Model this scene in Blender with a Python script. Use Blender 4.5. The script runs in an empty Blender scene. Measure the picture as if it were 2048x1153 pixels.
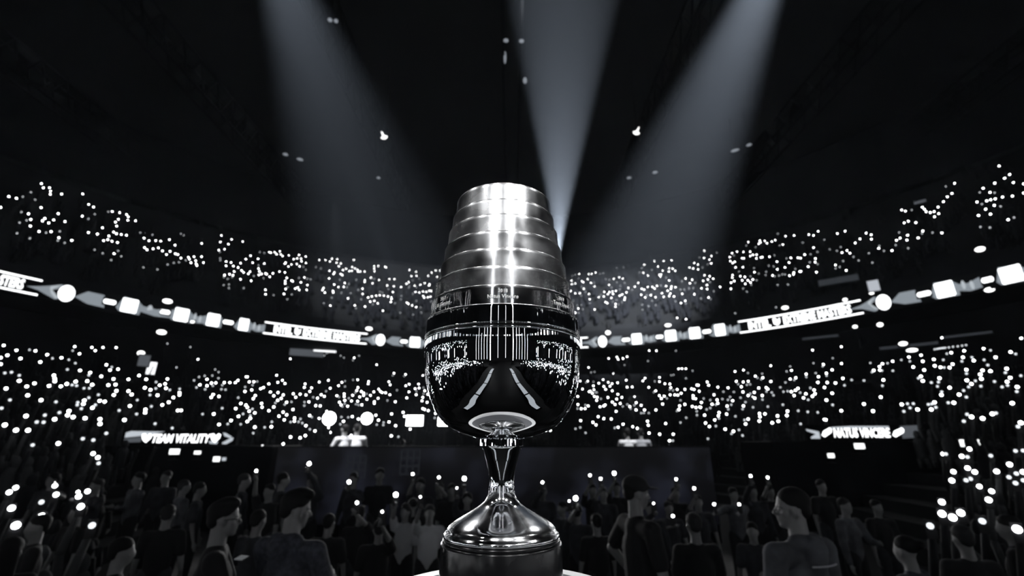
import bpy, bmesh, math, random
from mathutils import Vector, Matrix
random.seed(11)
SC = bpy.context.scene
COL = SC.collection
PI = math.pi
R_ = math.radians

# ------------------------------------------------------------------ camera
EYE = 2.15                      # lens height above the arena floor
FPX = 910.2                     # 16 mm lens on a 36 mm sensor, in pixels of a 2048 wide frame
PITCH = math.atan(309 / FPX)
cam_data = bpy.data.cameras.new('camera')
cam = bpy.data.objects.new('camera', cam_data)
COL.objects.link(cam)
cam.location = (0, 0, EYE)
cam.rotation_euler = (PI / 2 + PITCH, 0, 0)
cam_data.sensor_width = 36.0
cam_data.lens = 16.0
cam_data.clip_start = 0.02
cam_data.clip_end = 400
cam_data.dof.use_dof = True
cam_data.dof.focus_distance = 0.80
cam_data.dof.aperture_fstop = 3.2
SC.camera = cam

# ------------------------------------------------------------------ world, view
w = bpy.data.worlds.new('arena_dark')
SC.world = w
w.use_nodes = True
w.node_tree.nodes['Background'].inputs[0].default_value = (0.10, 0.14, 0.26, 1)
w.node_tree.nodes['Background'].inputs[1].default_value = 0.0
SC.view_settings.view_transform = 'Standard'
SC.view_settings.look = 'None'
SC.view_settings.gamma = 1.0
SC.view_settings.use_curve_mapping = False
SC.view_settings.exposure = 0.0
SC.cycles.max_bounces = 6
SC.cycles.diffuse_bounces = 2
SC.cycles.glossy_bounces = 4
SC.cycles.volume_bounces = 0
SC.cycles.transmission_bounces = 2
SC.cycles.caustics_reflective = False
SC.cycles.caustics_refractive = False
SC.cycles.sample_clamp_indirect = 6.0

def light(name, kind, loc, energy, aim=None, color=(1, 1, 1), **kw):
    d = bpy.data.lights.new(name, kind)
    d.energy = energy
    d.color = color
    for k, v in kw.items():
        setattr(d, k, v)
    o = bpy.data.objects.new(name, d)
    COL.objects.link(o)
    o.location = loc
    if aim is not None:
        o.rotation_euler = (Vector(aim) - Vector(loc)).to_track_quat('-Z', 'Y').to_euler()
    return o

cp, sp = math.cos(PITCH), math.sin(PITCH)
def ray(x, y):
    """direction from the lens through a point of the 2048 x 1153 frame"""
    a = x - 1024; b = 576.5 - y
    return Vector((a, FPX * cp - b * sp, FPX * sp + b * cp))
def at_y(x, y, Y):
    d = ray(x, y); t = Y / d.y
    return Vector((d.x * t, Y, EYE + d.z * t))
def at_r(x, y, r):
    d = ray(x, y); t = r / math.hypot(d.x, d.y)
    return Vector((d.x * t, d.y * t, EYE + d.z * t))
def az_of(x, y):
    d = ray(x, y)
    return math.atan2(d.x, d.y)

COOL = (0.86, 0.92, 1.0)
# follow spots and floods that draw the beams in the haze
light('beam_spot_far', 'SPOT', at_r(1117, 508, 41), 180000, aim=at_r(1128, -60, 18), color=COOL, spot_size=R_(17), spot_blend=0.35, shadow_soft_size=0.25)
light('beam_spot_right', 'SPOT', at_r(1630, -270, 17), 135000, aim=at_r(1300, 495, 36), color=COOL, spot_size=R_(31), spot_blend=0.9, shadow_soft_size=0.2)
light('beam_spot_left', 'SPOT', at_r(480, -270, 17), 54000, aim=at_r(745, 440, 36), color=COOL, spot_size=R_(37), spot_blend=0.95, shadow_soft_size=0.2)
light('beam_spot_low', 'SPOT', at_r(850, 720, 34), 16000, aim=at_r(560, -60, 16), color=COOL, spot_size=R_(5), spot_blend=0.2, shadow_soft_size=0.1)
# narrow spots trained on the cup: two keys high behind the camera, added side and top fills
CUP = (-0.02, 0.9, EYE + 0.18)
for s in (-1, 1):
    light('stage_key', 'SPOT', (-0.02 + s * 2.15, -6.2, EYE + 6.6), 900, aim=(-0.02, 0.9, EYE + 0.3), spot_size=R_(6.5), spot_blend=0.5, shadow_soft_size=0.10)
for x, y, z, e in ((3.6, -2.6, 5.2, 450), (-3.6, -2.4, 5.2, 120), (6.5, 1.2, 7.5, 300), (-6.5, 1.0, 7.5, 300), (4.2, 6.0, 7.0, 260), (-4.2, 6.0, 7.0, 260)):  # last four added to spread glow over the upper bands
    light('cup_side_fill', 'SPOT', (x, y, EYE + z), e, aim=CUP, spot_size=R_(8.5), spot_blend=0.5, shadow_soft_size=0.25)
light('table_rim_fill', 'SPOT', (0.5, 1.5, EYE + 8.0), 650, aim=(-0.02, 0.9, EYE - .25), spot_size=R_(4.6), spot_blend=0.4, shadow_soft_size=0.12)  # unseen overhead spot added to whiten the table rim

# ------------------------------------------------------------------ materials
MATS = {}
def mat(name, col=(0.5, 0.5, 0.5), rough=0.6, metal=0.0, emit=None, strength=1.0, sample=False, noise=None, bump=None, rough_noise=None, spec=None):
    if name in MATS: return MATS[name]
    m = bpy.data.materials.new(name); m.use_nodes = True
    nt = m.node_tree; b = nt.nodes['Principled BSDF']
    b.inputs['Base Color'].default_value = (*col, 1)
    b.inputs['Roughness'].default_value = rough
    b.inputs['Metallic'].default_value = metal
    if spec is not None: b.inputs['Specular IOR Level'].default_value = spec
    tc = nt.nodes.new('ShaderNodeTexCoord')
    def tex(scale, detail=3):
        n = nt.nodes.new('ShaderNodeTexNoise'); n.inputs['Scale'].default_value = scale; n.inputs['Detail'].default_value = detail
        nt.links.new(tc.outputs['Object'], n.inputs['Vector']); return n
    def ramp(n, a, b_, lo=0.35, hi=0.65):
        r = nt.nodes.new('ShaderNodeMapRange'); r.inputs[1].default_value = lo; r.inputs[2].default_value = hi
        r.inputs[3].default_value = a; r.inputs[4].default_value = b_
        nt.links.new(n.outputs['Fac'], r.inputs[0]); return r
    if noise:
        n = tex(noise[0]); r = nt.nodes.new('ShaderNodeValToRGB')
        r.color_ramp.elements[0].position = 0.35; r.color_ramp.elements[1].position = 0.65
        r.color_ramp.elements[0].color = (*[c * (1 - noise[1]) for c in col], 1)
        r.color_ramp.elements[1].color = (*[min(1, c * (1 + noise[1])) for c in col], 1)
        nt.links.new(n.outputs['Fac'], r.inputs[0]); nt.links.new(r.outputs[0], b.inputs['Base Color'])
    if rough_noise:
        n = tex(rough_noise[0], 5); r = ramp(n, rough_noise[1], rough_noise[2])
        nt.links.new(r.outputs[0], b.inputs['Roughness'])
    if bump:
        n = tex(bump[0]); bp = nt.nodes.new('ShaderNodeBump'); bp.inputs['Strength'].default_value = bump[1]
        bp.inputs['Distance'].default_value = bump[2] if len(bump) > 2 else 0.01
        nt.links.new(n.outputs['Fac'], bp.inputs['Height']); nt.links.new(bp.outputs[0], b.inputs['Normal'])
    if emit is not None:
        b.inputs['Emission Color'].default_value = (*emit, 1)
        b.inputs['Emission Strength'].default_value = strength
        m.cycles.emission_sampling = 'AUTO' if sample else 'NONE'
    MATS[name] = m
    return m

# ------------------------------------------------------------------ objects
def tag(o, label=None, cat=None, group=None, kind=None):
    if label: o['label'] = label
    if cat: o['category'] = cat
    if group: o['group'] = group
    if kind: o['kind'] = kind
    return o
def empty(name, loc=(0, 0, 0), rz=0.0, label=None, cat=None, group=None):
    o = bpy.data.objects.new(name, None); COL.objects.link(o)
    o.location = loc; o.rotation_euler = (0, 0, rz); o.empty_display_size = 0.1
    return tag(o, label, cat, group)
def link_mesh(name, me, parent=None, loc=None, rot=None):
    o = bpy.data.objects.new(name, me); COL.objects.link(o)
    if parent: o.parent = parent
    if loc is not None: o.location = loc
    if rot is not None: o.rotation_euler = rot
    return o
class MB:
    """collects shapes and links them as ONE mesh object"""
    def __init__(s): s.v = []; s.f = []; s.mi = []; s.cur = 0
    def add(s, vs, fs):
        k = len(s.v); s.v += [tuple(v) for v in vs]; s.f += [tuple(i + k for i in f) for f in fs]; s.mi += [s.cur] * len(fs)
    def box(s, c, size, M=None):
        x, y, z = [q / 2 for q in size]; vs = []
        for i in (-1, 1):
            for j in (-1, 1):
                for k in (-1, 1):
                    v = Vector((i * x, j * y, k * z))
                    if M is not None: v = M @ v
                    vs.append(v + Vector(c))
        s.add(vs, [(0, 1, 3, 2), (4, 6, 7, 5), (0, 4, 5, 1), (2, 3, 7, 6), (0, 2, 6, 4), (1, 5, 7, 3)])
    def bar(s, p, q, r, r2=None, n=8, cap=True):
        p = Vector(p); q = Vector(q); r2 = r if r2 is None else r2
        d = (q - p).normalized(); a = d.orthogonal().normalized(); b = d.cross(a)
        vs = []
        for (c, rr) in ((p, r), (q, r2)):
            for i in range(n):
                t = 2 * PI * i / n; vs.append(c + a * (math.cos(t) * rr) + b * (math.sin(t) * rr))
        fs = [(i, (i + 1) % n, n + (i + 1) % n, n + i) for i in range(n)]
        if cap: fs += [tuple(range(n - 1, -1, -1)), tuple(range(n, 2 * n))]
        s.add(vs, fs)
    def capsule(s, p, q, r, r2=None, n=12, m=4, sq=1.0, sqdir=None):
        """tapered limb with round ends; sq flattens it along sqdir"""
        p = Vector(p); q = Vector(q); r2 = r if r2 is None else r2
        if (q - p).length < 1e-5: q = p + Vector((0, 0, 1e-4))
        d = (q - p).normalized()
        if sqdir is not None:
            b = Vector(sqdir); b = (b - d * b.dot(d)).normalized(); a = b.cross(d)
        else:
            a = d.orthogonal().normalized(); b = d.cross(a)
        rings = []
        for i in range(m):
            t = PI / 2 * (1 - i / m); rings.append((p - d * (r * math.sin(t)), r * math.cos(t)))
        rings.append((p, r)); rings.append((q, r2))
        for i in range(1, m + 1):
            t = PI / 2 * i / m; rings.append((q + d * (r2 * math.sin(t)), r2 * math.cos(t)))
        vs = []; fs = []
        rings = rings[1:-1]
        for c, rr in rings:
            for i in range(n):
                t = 2 * PI * i / n; vs.append(c + a * (math.cos(t) * rr) + b * (math.sin(t) * rr * sq))
        for j in range(len(rings) - 1):
            for i in range(n):
                fs.append((j * n + i, j * n + (i + 1) % n, (j + 1) * n + (i + 1) % n, (j + 1) * n + i))
        k = len(vs); vs += [p - d * r, q + d * r2]; L = (len(rings) - 1) * n
        for i in range(n):
            fs.append((k, (i + 1) % n, i)); fs.append((L + i, L + (i + 1) % n, k + 1))
        s.add(vs, fs)
    def ell(s, c, rad, M=None, n=16, m=10, zmin=-2):
        c = Vector(c); vs = []; fs = []
        for j in range(1, m):
            t = PI * j / m
            for i in range(n):
                u = 2 * PI * i / n
                v = Vector((rad[0] * math.sin(t) * math.cos(u), rad[1] * math.sin(t) * math.sin(u), rad[2] * math.cos(t)))
                if M is not None: v = M @ v
                vs.append(c + v)
        for j in range(m - 2):
            for i in range(n):
                fs.append((j * n + i, (j + 1) * n + i, (j + 1) * n + (i + 1) % n, j * n + (i + 1) % n))
        k = len(vs)
        for sgn in (1, -1):
            v = Vector((0, 0, rad[2] * sgn))
            if M is not None: v = M @ v
            vs.append(c + v)
        L = (m - 2) * n
        for i in range(n):
            fs.append((k, i, (i + 1) % n)); fs.append((L + (i + 1) % n, L + i, k + 1))
        s.add(vs, fs)
    def lathe(s, prof, n=96, c=(0, 0, 0), close=False, a0=0.0, a1=2 * PI):
        full = abs(a1 - a0 - 2 * PI) < 1e-6
        cnt = n if full else n + 1
        vs = []
        for (r, z) in prof:
            for i in range(cnt):
                t = a0 + (a1 - a0) * i / n
                vs.append((c[0] + r * math.cos(t), c[1] + r * math.sin(t), c[2] + z))
        fs = []
        for j in range(len(prof) - 1):
            for i in range(n):
                i2 = (i + 1) % cnt
                fs.append((j * cnt + i, j * cnt + i2, (j + 1) * cnt + i2, (j + 1) * cnt + i))
        s.add(vs, fs)
    def mesh(s, name, mats, smooth=False):
        me = bpy.data.meshes.new(name); me.from_pydata(s.v, [], s.f)
        if not isinstance(mats, (list, tuple)): mats = [mats]
        for m in mats: me.materials.append(m)
        me.polygons.foreach_set('material_index', s.mi)
        if smooth: me.polygons.foreach_set('use_smooth', [True] * len(s.f))
        me.validate(); me.update()
        bm = bmesh.new(); bm.from_mesh(me); bmesh.ops.recalc_face_normals(bm, faces=bm.faces); bm.to_mesh(me); bm.free()
        return me
    def build(s, name, mats, parent=None, smooth=False, loc=None, rot=None):
        return link_mesh(name, s.mesh(name, mats, smooth), parent, loc, rot)
def bevel(o, w=0.004, seg=2):
    m = o.modifiers.new('bevel', 'BEVEL'); m.width = w; m.segments = seg; m.limit_method = 'ANGLE'
    return o
def autosmooth(o, ang=35):
    for p in o.data.polygons: p.use_smooth = True
    o.data.set_sharp_from_angle(angle=R_(ang)); return o
def baked(me, mods):
    """mesh with the given modifiers applied"""
    o = bpy.data.objects.new('bake', me); COL.objects.link(o)
    for (t, kw) in mods:
        m = o.modifiers.new(t, t)
        for k, v in kw.items(): setattr(m, k, v)
    dg = bpy.context.evaluated_depsgraph_get(); dg.update()
    out = bpy.data.meshes.new_from_object(o.evaluated_get(dg))
    bpy.data.objects.remove(o)
    return out
def skin_mesh(mb, name, m, voxel, smooth=4):
    me = mb.mesh(name, m)
    out = baked(me, [('REMESH', dict(mode='VOXEL', voxel_size=voxel)), ('SMOOTH', dict(factor=0.5, iterations=smooth))])
    out.materials.clear(); out.materials.append(m); out.name = name
    out.polygons.foreach_set('use_smooth', [True] * len(out.polygons))
    return out
def text_mesh(body, size, bold=0.0, depth=0.0, sx=1.0, spacing=1.0, shear=0.0, res=2):
    cu = bpy.data.curves.new('lettering', 'FONT'); cu.body = body; cu.size = size; cu.offset = bold; cu.extrude = depth
    cu.align_x = 'CENTER'; cu.align_y = 'CENTER'; cu.space_character = spacing; cu.shear = shear; cu.resolution_u = res
    o = bpy.data.objects.new('lettering', cu); COL.objects.link(o)
    dg = bpy.context.evaluated_depsgraph_get(); dg.update()
    me = bpy.data.meshes.new_from_object(o.evaluated_get(dg))
    bpy.data.objects.remove(o)
    for v in me.vertices: v.co.x *= sx
    return me
def fit_text(me, wdt, hgt):
    xs = [v.co.x for v in me.vertices]; ys = [v.co.y for v in me.vertices]
    cx = (min(xs) + max(xs)) / 2; cy = (min(ys) + max(ys)) / 2
    ax = wdt / (max(xs) - min(xs)); ay = hgt / (max(ys) - min(ys))
    for v in me.vertices: v.co.x = (v.co.x - cx) * ax; v.co.y = (v.co.y - cy) * ay
    return me

# ------------------------------------------------------------------ the oval of the arena
def ring_k(az):
    return 4.094 + 0.3156 * math.cos(az) + 0.4422 * math.cos(2 * az) - 0.139 * math.sin(az)
RIB_H = 8.1
def rib_R(az): return RIB_H * ring_k(az)          # plan radius of the ribbon board
RIB_Z = EYE + RIB_H
def polar(az, r, z): return Vector((r * math.sin(az), r * math.cos(az), z))
def low_in(az):
    a = abs(math.degrees(az))
    t = min(1, max(0, (a - 18) / 26)); t = t * t * (3 - 2 * t)
    return 21.0 + (11.0 - 21.0) * t
def low_z(az, r):
    """phone height above the lower tier at plan radius r"""
    ri = low_in(az); ro = rib_R(az) + 0.5
    return 1.75 + (RIB_Z - 2.9 - 1.75) * (r - ri) / (ro - ri)
def up_z(az, r):
    return RIB_Z + 1.6 + (r - rib_R(az)) * 0.86
def hit(x, y, zf, r0, r1):
    """where the ray through the frame point meets the surface z = zf(az, r)"""
    d = ray(x, y); h = math.hypot(d.x, d.y); az = math.atan2(d.x, d.y); tn = d.z / h
    g = lambda r: zf(az, r) - (EYE + tn * r)
    a, b = r0, r1
    if g(a) * g(b) > 0: return None
    for _ in range(50):
        m = (a + b) / 2
        if g(a) * g(m) <= 0: b = m
        else: a = m
    return az, a, EYE + tn * a

# ------------------------------------------------------------------ trophy
TX, TY = -0.0188, 0.90
chrome = mat('polished_silver', (0.93, 0.94, 0.96), 0.01, 1.0, rough_noise=(14, 0.004, 0.022))
band_fine = mat('satin_silver', (0.93, 0.94, 0.96), 0.08, 1.0, rough_noise=(12, 0.05, 0.14))
band_haze = mat('handled_silver', (0.93, 0.94, 0.96), 0.2, 1.0, rough_noise=(11, 0.16, 0.32))
band_mid = mat('wiped_silver', (0.93, 0.94, 0.96), 0.16, 1.0, rough_noise=(11, 0.11, 0.27))
rim_m = mat('bright_rim', (1, 1, 1), 0.22, 1.0)
black_gloss = mat('black_lacquer', (0.006, 0.006, 0.007), 0.16, 0.0, rough_noise=(6, 0.12, 0.3))
white_top = mat('white_laminate', (0.92, 0.93, 0.94), 0.4)
engr = mat('frosted_engraving', (1, 1, 1), 0.75, 0.35)

trophy = empty('trophy', (TX, TY, EYE - 0.158), label='tall silver goblet trophy with stepped bands standing on a round black plinth', cat='trophy')
T0 = 0.158
edges = [(0.4944, .1018), (0.4549, .1091), (0.4181, .1164), (0.3791, .1233), (0.3405, .1305), (0.3021, .1374), (0.2634, .1446), (0.2263, .1521), (0.1916, .1532)]
for i in range(8):
    z1, r1 = edges[i]; z0, r0 = edges[i + 1]
    step = 0.0016
    top = r1; bot = r1 + (r0 - r1) * 0.34 if i < 7 else r0
    pr = [(top - 0.004, z1 + T0), (top - 0.0012, z1 + T0 + 0.0004), (top - 0.0003, z1 + T0 - 0.0004), (top, z1 + T0 - 0.0014)]
    for k in range(1, 8):
        t = k / 7; pr.append((top + (bot - top) * t, z1 + T0 - 0.0014 + (z0 - z1 + 0.0012) * t))
    pr.append((bot - 0.006, z0 + T0))
    mb = MB(); mb.lathe(pr, 160)
    o = mb.build('engraved_band', band_haze if i < 3 else (band_mid if i < 6 else (band_fine if i < 7 else chrome)), trophy); autosmooth(o, 40)
    if i == 0: o['label'] = 'topmost and narrowest silver band'
    mb = MB(); q = 0.0006
    pr = [(top - 0.0016, z1 + T0 + q), (top - 0.0002, z1 + T0 + q), (top + 0.0004, z1 + T0), (top + 0.0003, z1 + T0 - 0.0009), (top - 0.0006, z1 + T0 - 0.001)]
    mb.lathe(pr, 160); o = mb.build('band_rim', rim_m, trophy); autosmooth(o, 60)
# dark inner cup seen only from above
mb = MB(); mb.lathe([(.0985, .652), (.0975, .600), (.094, .5), (.0, .48)], 96); autosmooth(mb.build('inner_cup', band_fine, trophy))
# groove and two rings above the bowl
mb = MB(); mb.lathe([(.1510, .3500), (.1500, .3492), (.1500, .3470), (.1512, .3462)], 160); mb.build('groove', black_gloss, trophy, True)
for zc, rr in ((.3520, .1532), (.3440, .1534)):
    mb = MB(); mb.lathe([(rr - .003, zc + .0022), (rr + .0004, zc + .0016), (rr + .0010, zc), (rr + .0004, zc - .0016), (rr - .003, zc - .0022)], 160)
    mb.build('bowl_ring', chrome, trophy, True)
# bowl : smooth curve through measured radii
ctrl = [(.1532, .184), (.1534, .165), (.1520, .145), (.1502, .1250), (.1462, .1060), (.1400, .0850), (.1320, .0660), (.1215, .0480), (.1030, .0290), (.0760, .0155), (.0490, .0080), (.0300, .0055)]
def catmull(P, sub=6):
    out = []
    for i in range(len(P) - 1):
        p0 = P[max(i - 1, 0)]; p1 = P[i]; p2 = P[i + 1]; p3 = P[min(i + 2, len(P) - 1)]
        for k in range(sub):
            t = k / sub
            out.append(tuple(0.5 * ((2 * p1[j]) + (-p0[j] + p2[j]) * t + (2 * p0[j] - 5 * p1[j] + 4 * p2[j] - p3[j]) * t * t + (-p0[j] + 3 * p1[j] - 3 * p2[j] + p3[j]) * t ** 3) for j in range(2)))
    out.append(P[-1]); return out
mb = MB(); mb.lathe([(r, z + T0) for r, z in catmull(ctrl)], 192); mb.build('bowl', chrome, trophy, True)
# knurled collar under the bowl
mb = MB()
N = 72
for (ra, rb, za, zb) in ((.0400, .0418, .0062, .0052),):
    pass
prof = [(.030, .0066), (.0400, .0066), (.0419, .0055), (.0419, -.0058), (.0404, -.0070), (.034, -.0072)]
vs = []; fs = []
n = N * 2
for j, (r, z) in enumerate(prof):
    for i in range(n):
        rr = r - (0.0011 if (i % 4 in (0, 1)) and j in (2, 3) else 0)
        t = 2 * PI * i / n; vs.append((rr * math.cos(t), rr * math.sin(t), z + T0))
for j in range(len(prof) - 1):
    for i in range(n): fs.append((j * n + i, j * n + (i + 1) % n, (j + 1) * n + (i + 1) % n, (j + 1) * n + i))
mb.add(vs, fs); mb.build('collar', chrome, trophy)
# stem and bell shaped foot
ctrl = [(.0385, -.0072), (.0362, -.0110), (.0322, -.0225), (.0286, -.034), (.0255, -.047), (.0236, -.060), (.0230, -.0690), (.0233, -.078), (.0243, -.086), (.0275, -.0955), (.0350, -.1045), (.0510, -.1145), (.0730, -.1270), (.0850, -.1340), (.0935, -.1405), (.0972, -.1465)]
cat = catmull(ctrl)
k = next(i for i, q in enumerate(cat) if q[1] < -.080)
mb = MB(); mb.lathe([(r, z + T0) for r, z in cat[:k + 1]], 144); mb.build('stem', chrome, trophy, True)
foot_m = mat('satin_foot', (0.93, 0.94, 0.96), 0.12, 1.0, rough_noise=(26, 0.06, 0.20), bump=(120, 0.03, 0.001))
mb = MB(); mb.lathe([(r, z + T0) for r, z in cat[k:]] + [(.0985, -.1485 + T0), (.1000, -.1500 + T0), (.1018, -.1520 + T0), (.1020, -.1550 + T0), (.1005, -.1580 + T0), (.09, -.1580 + T0)], 160)
mb.build('foot', foot_m, trophy, True)
# engraving : winners on the seventh band
def wrap_text(body, az, z, size, r, name, bold=0.00018, tilt=0.0):
    me = text_mesh(body, size, bold, 0.0, spacing=1.05, res=3)
    for v in me.vertices:
        a = az + v.co.x / r; zz = z + v.co.y + tilt * v.co.x
        v.co = (r * math.sin(a), -r * math.cos(a), zz)
    me.materials.append(engr)
    return link_mesh(name, me, trophy)
rb = .1475
for az, yr, team in ((-0.82, '2017', 'SK Gaming'), (0.02, '2018', 'Natus Vincere'), (0.84, '2019', 'Team Liquid')):
    g = wrap_text(yr, az, .2508 + T0, .0082, rb + .0003, 'engraved_year')
    g2 = wrap_text(team, az, .2405 + T0, .0090, rb + .0010, 'engraved_name')

# ------------------------------------------------------------------ plinth and table
plinth = empty('plinth', (TX, TY, EYE - 0.25), label='short round black lacquered plinth directly under the trophy', cat='plinth')
mb = MB(); mb.lathe([(0, .0918), (.1000, .0920), (.1022, .0912), (.1028, .0890), (.1025, .0860), (.1010, .0858), (.1010, .0800)], 128); mb.build('top_step', black_gloss, plinth, True)
mb = MB(); mb.lathe([(.099, .0862), (.1036, .0862), (.1052, .0852), (.1058, .0830), (.1060, .05), (.1062, .0), (0, 0)], 128); autosmooth(mb.build('drum', black_gloss, plinth), 50)
table = empty('display_table', (TX, TY, 0.9), label='white round display table under the plinth, only its rim in view', cat='table')
zt = EYE - 0.25 - 0.9
mb = MB(); mb.lathe([(0, zt), (.190, zt), (.190, zt - .03), (0, zt - .03)], 96); autosmooth(mb.build('tabletop', mat('grey_disc', (.16, .165, .18), .4), table))  # middle of the top grey, inside the white ring
mb = MB(); mb.lathe([(.190, zt + .0004), (.221, zt), (.225, zt - .004), (.225, zt - .030), (.220, zt - .034), (.190, zt - .034)], 96); autosmooth(mb.build('table_edge', white_top, table))
mb = MB(); mb.lathe([(0, zt - .034), (.10, zt - .034), (.09, zt - .06), (.09, .04), (.11, .03), (.30, .012), (.305, 0), (0, 0)], 64); autosmooth(mb.build('pedestal', black_gloss, table))
# stage the table stands on
stage_m = mat('black_stage_floor', (0.006, 0.006, 0.007), 0.5, spec=.2)
mb = MB(); mb.box((0, -1.7, .45), (3.8, 6.5, .9)); mb.box((0, -8.3, .45), (15.4, 6.7, .9)); stage = mb.build('stage_deck', stage_m); stage['kind'] = 'structure'
led_soft = mat('stage_led_white', (0.05, 0.05, 0.05), 0.4, emit=(0.86, 0.93, 1.0), strength=0.42)
for s in (-1, 1):
    t = empty('stage_light_bar', (s * 1.15, -1.6, .905), label=('pale LED strip on the stage deck, mirrored on the %s side of the bowl' % ('left' if s < 0 else 'right')), cat='stage light')
    M = Matrix.Rotation(-s * 0.06, 3, 'Z')
    mb = MB(); mb.box((0, 0, .02), (.34, 4.7, .04), M); mb.build('bar_housing', black_gloss, t)
    mb = MB()
    for k in range(4): mb.box(M @ Vector((0, -1.72 + k * 1.14, .045)), (.26, 1.04, .012), M)
    mb.build('diffuser', led_soft, t)
# tall lamp towers behind the camera, the two bright lines on the cup
tower_led = mat('tower_lamp_white', (0.1, 0.1, 0.1), 0.4, emit=(0.95, 0.97, 1.0), strength=9)
dark_metal = mat('dark_metal', (0.02, 0.02, 0.022), 0.45, 0.7)
for s in (-1, 1):
    t = empty('lamp_tower', (TX + s * 2.05, -6.6, .9), label=('tall stage lamp tower behind the camera, mirrored as the %s bright line' % ('left' if s < 0 else 'right')), cat='stage light')
    mb = MB()
    for (dx, dy) in ((-.15, 0), (.15, 0), (-.15, -.3), (.15, -.3)): mb.bar((dx, dy, 0), (dx, dy, 9.6), .025, n=6)
    for k in range(24):
        z = .2 + k * .4; mb.bar((-.15, 0, z), (.15, -.3, z + .35), .012, n=5); mb.bar((.15, 0, z), (-.15, -.3, z + .35), .012, n=5)
    mb.box((0, -.15, .03), (.7, .7, .06)); mb.build('truss', dark_metal, t)
    for k in range(9):
        mb = MB(); mb.box((0, .05, 1.4 + k * .95), (.16, .08, .90)); lp = mb.build('lamp_panel', dark_metal, t)
        mb = MB(); mb.box((0, .095, 1.4 + k * .95), (.10, .01, .90)); mb.build('lens', tower_led, lp)
tube_m = mat('led_tube_white', (0.1, 0.1, 0.1), 0.4, emit=(0.9, 0.95, 1.0), strength=3.0)
for k, (x, z0, z1) in enumerate([(x * s, z0, z0 + hgt) for s in (-1, 1) for (x, z0, hgt) in ((.9, 2.2, 5.5), (3.6, 2.0, 3.4), (4.4, 2.0, 3.6), (5.2, 2.0, 3.2), (6.1, 2.0, 3.7), (7.0, 2.0, 3.3))]):
    t = empty('light_tube', (x, -9.0, .9), label='upright white LED tube of the stage backdrop behind the camera', cat='stage light', group='LED tubes of the stage backdrop')
    mb = MB(); mb.bar((0, 0, 0), (0, 0, z1 - .9 + .1), .03, n=6); mb.box((0, 0, .02), (.3, .3, .04)); mb.build('stand', dark_metal, t)
    mb = MB(); mb.bar((0, .06, z0 - .9), (0, .06, z1 - .9), .035, n=8); mb.build('tube', tube_m, t)


# ------------------------------------------------------------------ arena shell
roof_steel = mat('roof_steel', (0.0035, 0.004, 0.005), 0.8, spec=.1)
concrete = mat('dark_seating', (0.004, 0.0045, 0.006), 0.8, noise=(0.8, 0.5))
wall_dark = mat('dark_wall', (0.008, 0.009, 0.012), 0.8, noise=(0.5, 0.4))
roof_m = mat('dark_roof', (0.003, 0.0035, 0.005), 0.9, noise=(0.12, 0.4))
floor_m = mat('arena_floor', (0.008, 0.008, 0.009), 0.8)
NA = 144
def ring_surface(rows, name, m, a0=-PI, a1=PI, n=NA):
    """rows: list of functions az -> (r, z)"""
    mb = MB(); vs = []; fs = []
    for j, fn in enumerate(rows):
        for i in range(n + 1):
            az = a0 + (a1 - a0) * i / n; r, z = fn(az); vs.append(polar(az, r, z))
    for j in range(len(rows) - 1):
        for i in range(n):
            fs.append((j * (n + 1) + i, j * (n + 1) + i + 1, (j + 1) * (n + 1) + i + 1, (j + 1) * (n + 1) + i))
    mb.add(vs, fs); return mb.build(name, m)
mb = MB(); mb.box((0, 0, -.15), (120, 120, .3)); o = mb.build('floor', floor_m); o['kind'] = 'structure'
def stepped(zf, rin, rout, n, drop):
    rows = []
    for k in range(n):
        def f0(az, k=k):
            ri, ro = rin(az), rout(az); r = ri + (ro - ri) * k / n
            return r, zf(az, ri + (ro - ri) * max(k - 1, 0) / n) - drop
        def f1(az, k=k):
            ri, ro = rin(az), rout(az); r = ri + (ro - ri) * k / n
            return r, zf(az, r) - drop
        rows += [f0, f1]
    rows.append(lambda az: (rout(az), zf(az, rout(az)) - drop))
    return rows
lo_out = lambda az: rib_R(az) - 0.2
rows = [lambda az: (low_in(az), 0.0)] + stepped(low_z, low_in, lo_out, 20, 1.45) 
o = ring_surface(rows, 'trim_lower_tier', concrete); o['kind'] = 'structure'
rows = [lambda az: (rib_R(az) - 0.2, low_z(az, lo_out(az)) - 1.45), lambda az: (rib_R(az) + 3.0, low_z(az, lo_out(az)) - 1.3), lambda az: (rib_R(az) + 3.0, RIB_Z - .8), lambda az: (rib_R(az) + .35, RIB_Z - .55)]
o = ring_surface(rows, 'wall_concourse', wall_dark); o['kind'] = 'structure'
rows = [lambda az: (rib_R(az) + .35, RIB_Z - .6), lambda az: (rib_R(az) + .12, RIB_Z - .6), lambda az: (rib_R(az) + .12, RIB_Z + 1.0), lambda az: (rib_R(az) + .4, RIB_Z + 1.0), lambda az: (rib_R(az) + .4, RIB_Z + .2)]
o = ring_surface(rows, 'wall_balcony', wall_dark); o['kind'] = 'structure'
rows = [lambda az: (rib_R(az) + .4, RIB_Z + .2)] + stepped(up_z, lambda az: rib_R(az) + .4, lambda az: rib_R(az) + 15, 18, 1.45)
o = ring_surface(rows, 'trim_upper_tier', concrete); o['kind'] = 'structure'
rows = [lambda az: (rib_R(az) + 15, up_z(az, rib_R(az) + 15) - 1.5), lambda az: (rib_R(az) + 15.2, 31)]
o = ring_surface(rows, 'wall_upper', mat('black_drape', (.0018, .002, .003), .95, spec=.05)); o['kind'] = 'structure'
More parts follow.
